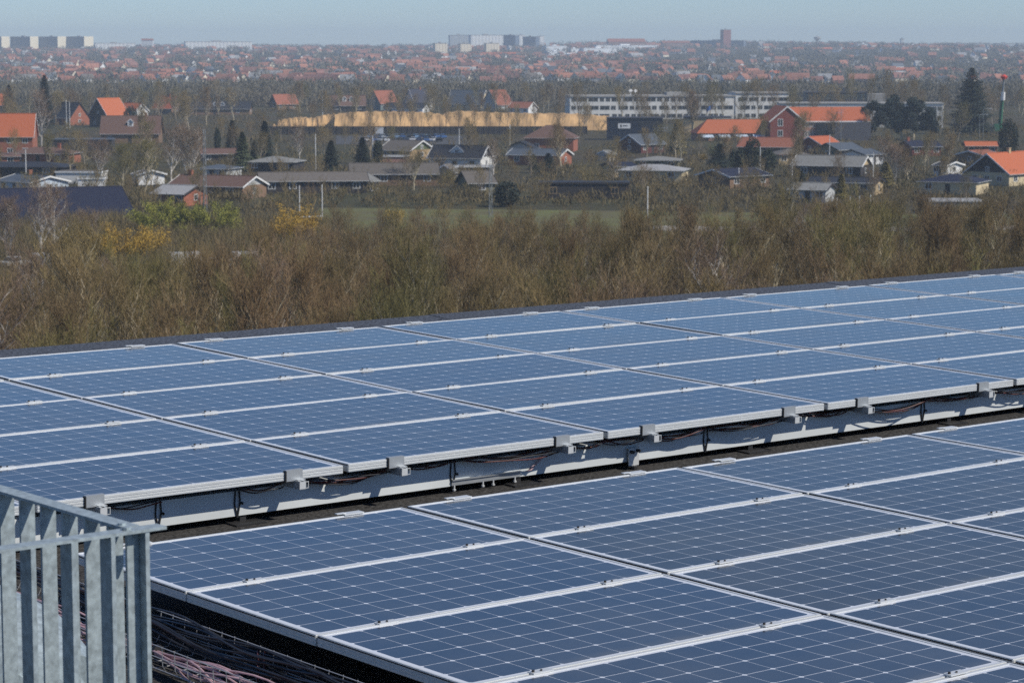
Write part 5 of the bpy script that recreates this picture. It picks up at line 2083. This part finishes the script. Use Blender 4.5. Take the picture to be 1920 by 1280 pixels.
def add_town(m, x, y, z, rz, L, W, he, hr, w_i, r_i):
    T = Matrix.Translation((x, y, z)) @ Matrix.Rotation(rz, 4, 'Z')
    n = len(m.v)
    hx, hy = L / 2, W / 2
    P = [(-hy, -2), (hy, -2), (hy, he), (0, hr), (-hy, he)]
    m.v += [tuple(T @ Vector((-hx, a, b))) for a, b in P] + [tuple(T @ Vector((hx, a, b))) for a, b in P]
    for f in ((4, 0, 5, 9), (1, 2, 7, 6), (0, 4, 3, 2, 1), (5, 6, 7, 8, 9)):
        m.f.append(tuple(n + i for i in f))
        m.m.append(w_i)
    o = .5
    for s_ in (-1, 1):
        a = [(-hx - o, s_ * (hy + o), he - .5), (hx + o, s_ * (hy + o), he - .5), (hx + o, 0, hr + .15), (-hx - o, 0, hr + .15)]
        if s_ > 0:
            a = a[::-1]
        m.poly([T @ Vector(p) for p in a], r_i)


r8 = random.Random(8)
spots = []
tries = 0
while len(spots) < 1700 and tries < 160000:
    tries += 1
    px_ = r8.uniform(-130, 2050)
    d = 1950 + 3500 * r8.random() ** 1.1
    x = (px_ - 960) / FPX * d
    # streets and green gaps; fewer houses on the wooded slope at right
    q = math.sin(x / 95 + 1.3) * math.sin(d / 170 + x / 400) + .5 * math.sin(x / 41 + d / 90)
    q += .55 * math.sin(x / 230 + 2.0) * math.cos(d / 420 - x / 700)
    if q < r8.uniform(-1.0, .5):
        continue
    if px_ > 1250 and r8.random() < .5 and not (2000 < d < 2500):
        continue
    if not spot_free((x, d), spots[-160:], 13):
        continue
    spots.append((x, d))
spots.sort(key=lambda p: p[1])
meshes = [town_mesh(k) for k in range(len(TOWN))]
far_m = MB()
far_mats = []
for a, b in TOWN:
    far_mats += [M[b], M[a]]
for n, (x, d) in enumerate(spots):
    k = r8.choices(range(9), (4.5, 2.5, 4, 3, 4, 2.2, 2, 3, 2.2))[0]
    rz = rad(r8.choice((0, 65, 65, -25, -25, 25)) + r8.uniform(-8, 8)) + .3 * math.sin(x / 300)
    sc = r8.uniform(.7, 1.05)
    st = r8.choice((1, 1, 1, 1.9))
    if n < 290:
        o = link('town_house', meshes[k], None, (x, d, terrain(x, d)), rz)
        o.scale = (sc * st, sc, sc)
        tag(o, TOWN_LB[k] + ' far off in the hazy town', 'house', 'small houses of the far town')
    else:
        add_town(far_m, x, d, terrain(x, d), rz, 11 * sc * st, 8 * sc, 3.6 * sc, 7.6 * sc, 2 * k, 2 * k + 1)
tag(far_m.build('far_town_houses', far_mats), kind='stuff')


def block(label, x0, x1, y0, y1, d, depth, m_, end=None, roof='concrete', rz=0, pitched=None, name='apartment_block', cat='apartment block', group=None):
    """a far block filling columns x0..x1 and rows y0..y1 at distance d"""
    s_ = d / FPX
    px_ = (x0 + x1) / 2
    p = far(px_, d)
    top = 29 - (y0 - 90) * s_
    bot = min(p.z, 29 - (y1 - 90) * s_) - 1
    if rz == 0:
        rz = {'slab_white': 20, 'shed_white': 20, 'slab_cream': 22, 'slab_grey': 12, 'slab_blue': -22, 'tower_red': 18, 'pinkbrick': 10, 'slab_brick': 10}.get(m_, 0)
    if end:
        rz = -30
    root = empty(name, (p.x, d, bot), rad(rz), label, cat, group)
    w = (x1 - x0) * s_ / 2
    if end:
        depth = (end[1] - end[0]) * s_ / 0.5
        w = (end[0] - x0) * s_ / 2 / 0.866
    h = top - bot
    m = MB()
    hw = h if not pitched else h - pitched
    m.box(-w, w, -depth / 2, depth / 2, 0, hw)
    m.build('wall', M[m_], root)
    m = MB()
    if pitched:
        m.prism([(-depth / 2 - .6, hw - .2), (depth / 2 + .6, hw - .2), (0, h)], -w - .6, w + .6)
    else:
        m.box(-w - .3, w + .3, -depth / 2 - .3, depth / 2 + .3, hw + .01, hw + .7)
        m.box(-w * .2, w * .1, -2, 2, hw + .7, hw + 2.6)
    m.build('roof', M[roof], root)
    if end:
        m = MB()
        m.box(w + .31, w + .9, -depth / 2 - .3, depth / 2 + .3, -.5, hw + .9)
        m.build('end_wall', M[end[2]], root)
    return root


SL = 4700
for k, (a, b, e) in enumerate(((-30, 25, 14), (26, 78, 67), (79, 130, 118), (131, 180, 167))):
    block('dark slab block with pale cream end, %s from left on the left skyline' % ORD[k], a, b, 70, 86, SL, 14, 'slab_dark', (e, b, 'end_cream'), group='slab blocks on the left skyline')
block('long low white terrace building on the left skyline', 350, 476, 79, 87, 4600, 14, 'slab_white')
block('small white church-like house on the left skyline', 271, 292, 73, 84, 4600, 10, 'white', roof='r_red', pitched=3, name='town_house', cat='house')
block('low white strip building left of the church-like house', 183, 258, 82, 88, 4500, 12, 'slab_white')
block('pale grey-blue slab at the left of the tall skyline cluster', 843, 879, 67, 88, 4900, 16, 'slab_grey')
block('long tall white slab in the middle of the skyline cluster', 879.5, 945, 67, 88, 4850, 16, 'slab_white')
block('dark blue slab right of the long white slab', 946, 970, 67, 88, 4700, 16, 'slab_blue')
block('narrow white slab between the two dark blue slabs', 970.5, 982, 67, 88, 4900, 16, 'slab_white')
block('dark blue-grey slab at the right of the skyline cluster', 982, 1008, 70, 90, 4600, 16, 'slab_blue')
block('white end slab at the far right of the skyline cluster', 1008.5, 1018, 69, 86, 4900, 16, 'slab_white')
block('cream block below the skyline cluster, left of three', 814, 838, 82, 94, 3900, 12, 'slab_cream')
block('cream block below the skyline cluster, middle of three', 861, 883, 83, 99, 3900, 12, 'slab_cream')
block('cream block below the skyline cluster, right of three', 909, 935, 82, 97, 3900, 12, 'slab_cream')
block('red brick tower block standing alone above the skyline', 1350, 1365, 57, 92, 4500, 15, 'tower_red', name='tower_block', cat='tower block')
block('long dark slab behind the red tower', 1292, 1395, 77, 92, 4650, 14, 'slab_blue')
block('brick hospital block with red pitched roof on the skyline', 1137, 1207, 73, 86, 4600, 16, 'slab_brick', roof='r_red', pitched=6)
block('low brick block with reddish roof right of the hospital block', 1238, 1290, 77, 86, 4600, 14, 'slab_brick', roof='r_red', pitched=4)
for k, (a, b) in enumerate(((1772, 1812), (1816, 1850), (1858, 1893), (1898, 1935))):
    block('pale grey slab block, %s from left on the right skyline' % ORD[k], a, b, 82, 93, 4700, 14, 'slab_grey', group='slab blocks on the right skyline')
for k, (a, b, y0, y1, d, lb) in enumerate(((1020, 1060, 87, 93, 4200, 'small white shed roof left of the industrial sheds'), (1066, 1085, 92, 98, 4000, 'pale blue-white shed end among the industrial sheds'),
                                           (1088, 1155, 91, 100, 4000, 'wide white sheet metal shed among the industrial sheds'), (1110, 1235, 86, 91, 4300, 'long white industrial roof behind the wide shed'),
                                           (1022, 1118, 103, 108, 3500, 'long low white shed in front of the industrial sheds'), (1022, 1058, 97, 103, 3700, 'white office front left of the industrial sheds'),
                                           (1600, 1628, 83, 91, 4600, 'white hall on the right skyline by the water tower'), (1680, 1728, 86, 92, 4600, 'pale long hall below the grey tower'),
                                           (1505, 1560, 83, 88, 4700, 'low pale hall under the water tower'), (1880, 1935, 97, 104, 3800, 'pale office block at the right edge of the town'),
                                           (80, 130, 119, 125, 2900, 'long white strip building in the left town'), (14, 66, 119, 124, 2900, 'white strip building at the left edge of the town'),
                                           (860, 905, 124, 131, 2800, 'grey flat hall in the middle town'), (948, 1010, 123, 131, 2750, 'pale concrete hall with dark arches in the middle town'),
                                           (268, 290, 134, 140, 2450, 'white three-window block among the orange roofs'), (395, 445, 145, 152, 2200, 'grey flat-roofed hall before the bare wood'),
                                           (225, 280, 150, 158, 2050, 'pale green-grey hall before the bare wood'), (330, 370, 160, 164, 1900, 'flat white roof before the bare wood'))):
    block(lb, a, b, y0, y1, d, 14, 'shed_white' if k < 10 or k > 13 else 'slab_grey', roof='shed_white' if k < 8 else 'concrete', name='shed', cat='shed')
for k, (a, b, y0, y1, d, lb) in enumerate(((45, 115, 130, 142, 2450, 'orange-roofed terrace at the left of the far town'), (115, 180, 138, 152, 2300, 'orange-roofed terrace with stepped gables in the left town'),
                                           (150, 275, 141, 149, 2350, 'long orange terrace roof in the left town'), (288, 330, 128, 138, 2550, 'orange terrace right of the white block'),
                                           (270, 350, 143, 150, 2300, 'low orange terrace before the bare wood'), (640, 720, 141, 152, 2250, 'orange terraces left of the bare wood'),
                                           (935, 972, 137, 146, 2350, 'small bright orange roofed block in the middle town'), (800, 835, 133, 142, 2450, 'orange-roofed farm-like house in the middle town'),
                                           (1655, 1830, 96, 106, 4000, 'long orange-roofed row on the right hillside'), (1480, 1640, 89, 99, 4200, 'pale orange row below the water tower'),
                                           (1830, 1920, 94, 100, 4100, 'faint orange row at the right edge of the hillside'), (1610, 1660, 95, 101, 4050, 'small orange row left of the long orange row'),
                                           (1120, 1180, 113, 122, 3000, 'orange gabled row in the middle right town'), (1190, 1240, 117, 126, 2900, 'second orange gabled row in the middle right town'),
                                           (1660, 1790, 126, 135, 2700, 'faint orange terrace on the wooded right slope'), (880, 990, 98, 104, 3600, 'orange roofed row under the cream blocks'),
                                           (1400, 1500, 132, 142, 2500, 'orange terrace row left of the bare birches'))):
    block(lb, a, b, y0, y1, d, 12, 'pinkbrick', roof='r_orange', pitched=(y1 - y0) * d / FPX * .55, name='terraced_house', cat='terrace')
p = far(1528, 4700)
wt = empty('water_tower', p, 0, 'mushroom-shaped grey water tower on the right skyline', 'water tower')
m = MB()
m.tube([(0, 0, 0), (0, 0, 11)], 2.2, 10)
m.build('shaft', M['concrete'], wt)
m = MB()
m.tube([(0, 0, 10.5), (0, 0, 14), (0, 0, 17), (0, 0, 18.5)], [2.2, 6.5, 6.5, 2], 14)
m.tube([(0, 0, 18), (0, 0, 21)], .5, 6)
m.build('tank', M['concrete'], wt)
block('slim grey tower with notched top on the right skyline', 1683, 1689, 74, 92, 4600, 6, 'slab_grey', name='tower', cat='tower')

# ------------------------------------------------------------------ the air
m = MB()
m.box(-2620, 2620, -520, 7420, -2.0, 84.0)
hz = bpy.data.materials.new('haze')
hz.use_nodes = True
nt = hz.node_tree
nt.nodes.remove(nt.nodes['Principled BSDF'])
pv = nt.nodes.new('ShaderNodeVolumePrincipled')
pv.inputs['Color'].default_value = (0.74, 0.87, 1.0, 1)
pv.inputs['Density'].default_value = 0.00016
pv.inputs['Anisotropy'].default_value = 0.0
nt.links.new(pv.outputs[0], nt.nodes['Material Output'].inputs['Volume'])
hz_o = m.build('haze', hz)
tag(hz_o, kind='stuff')
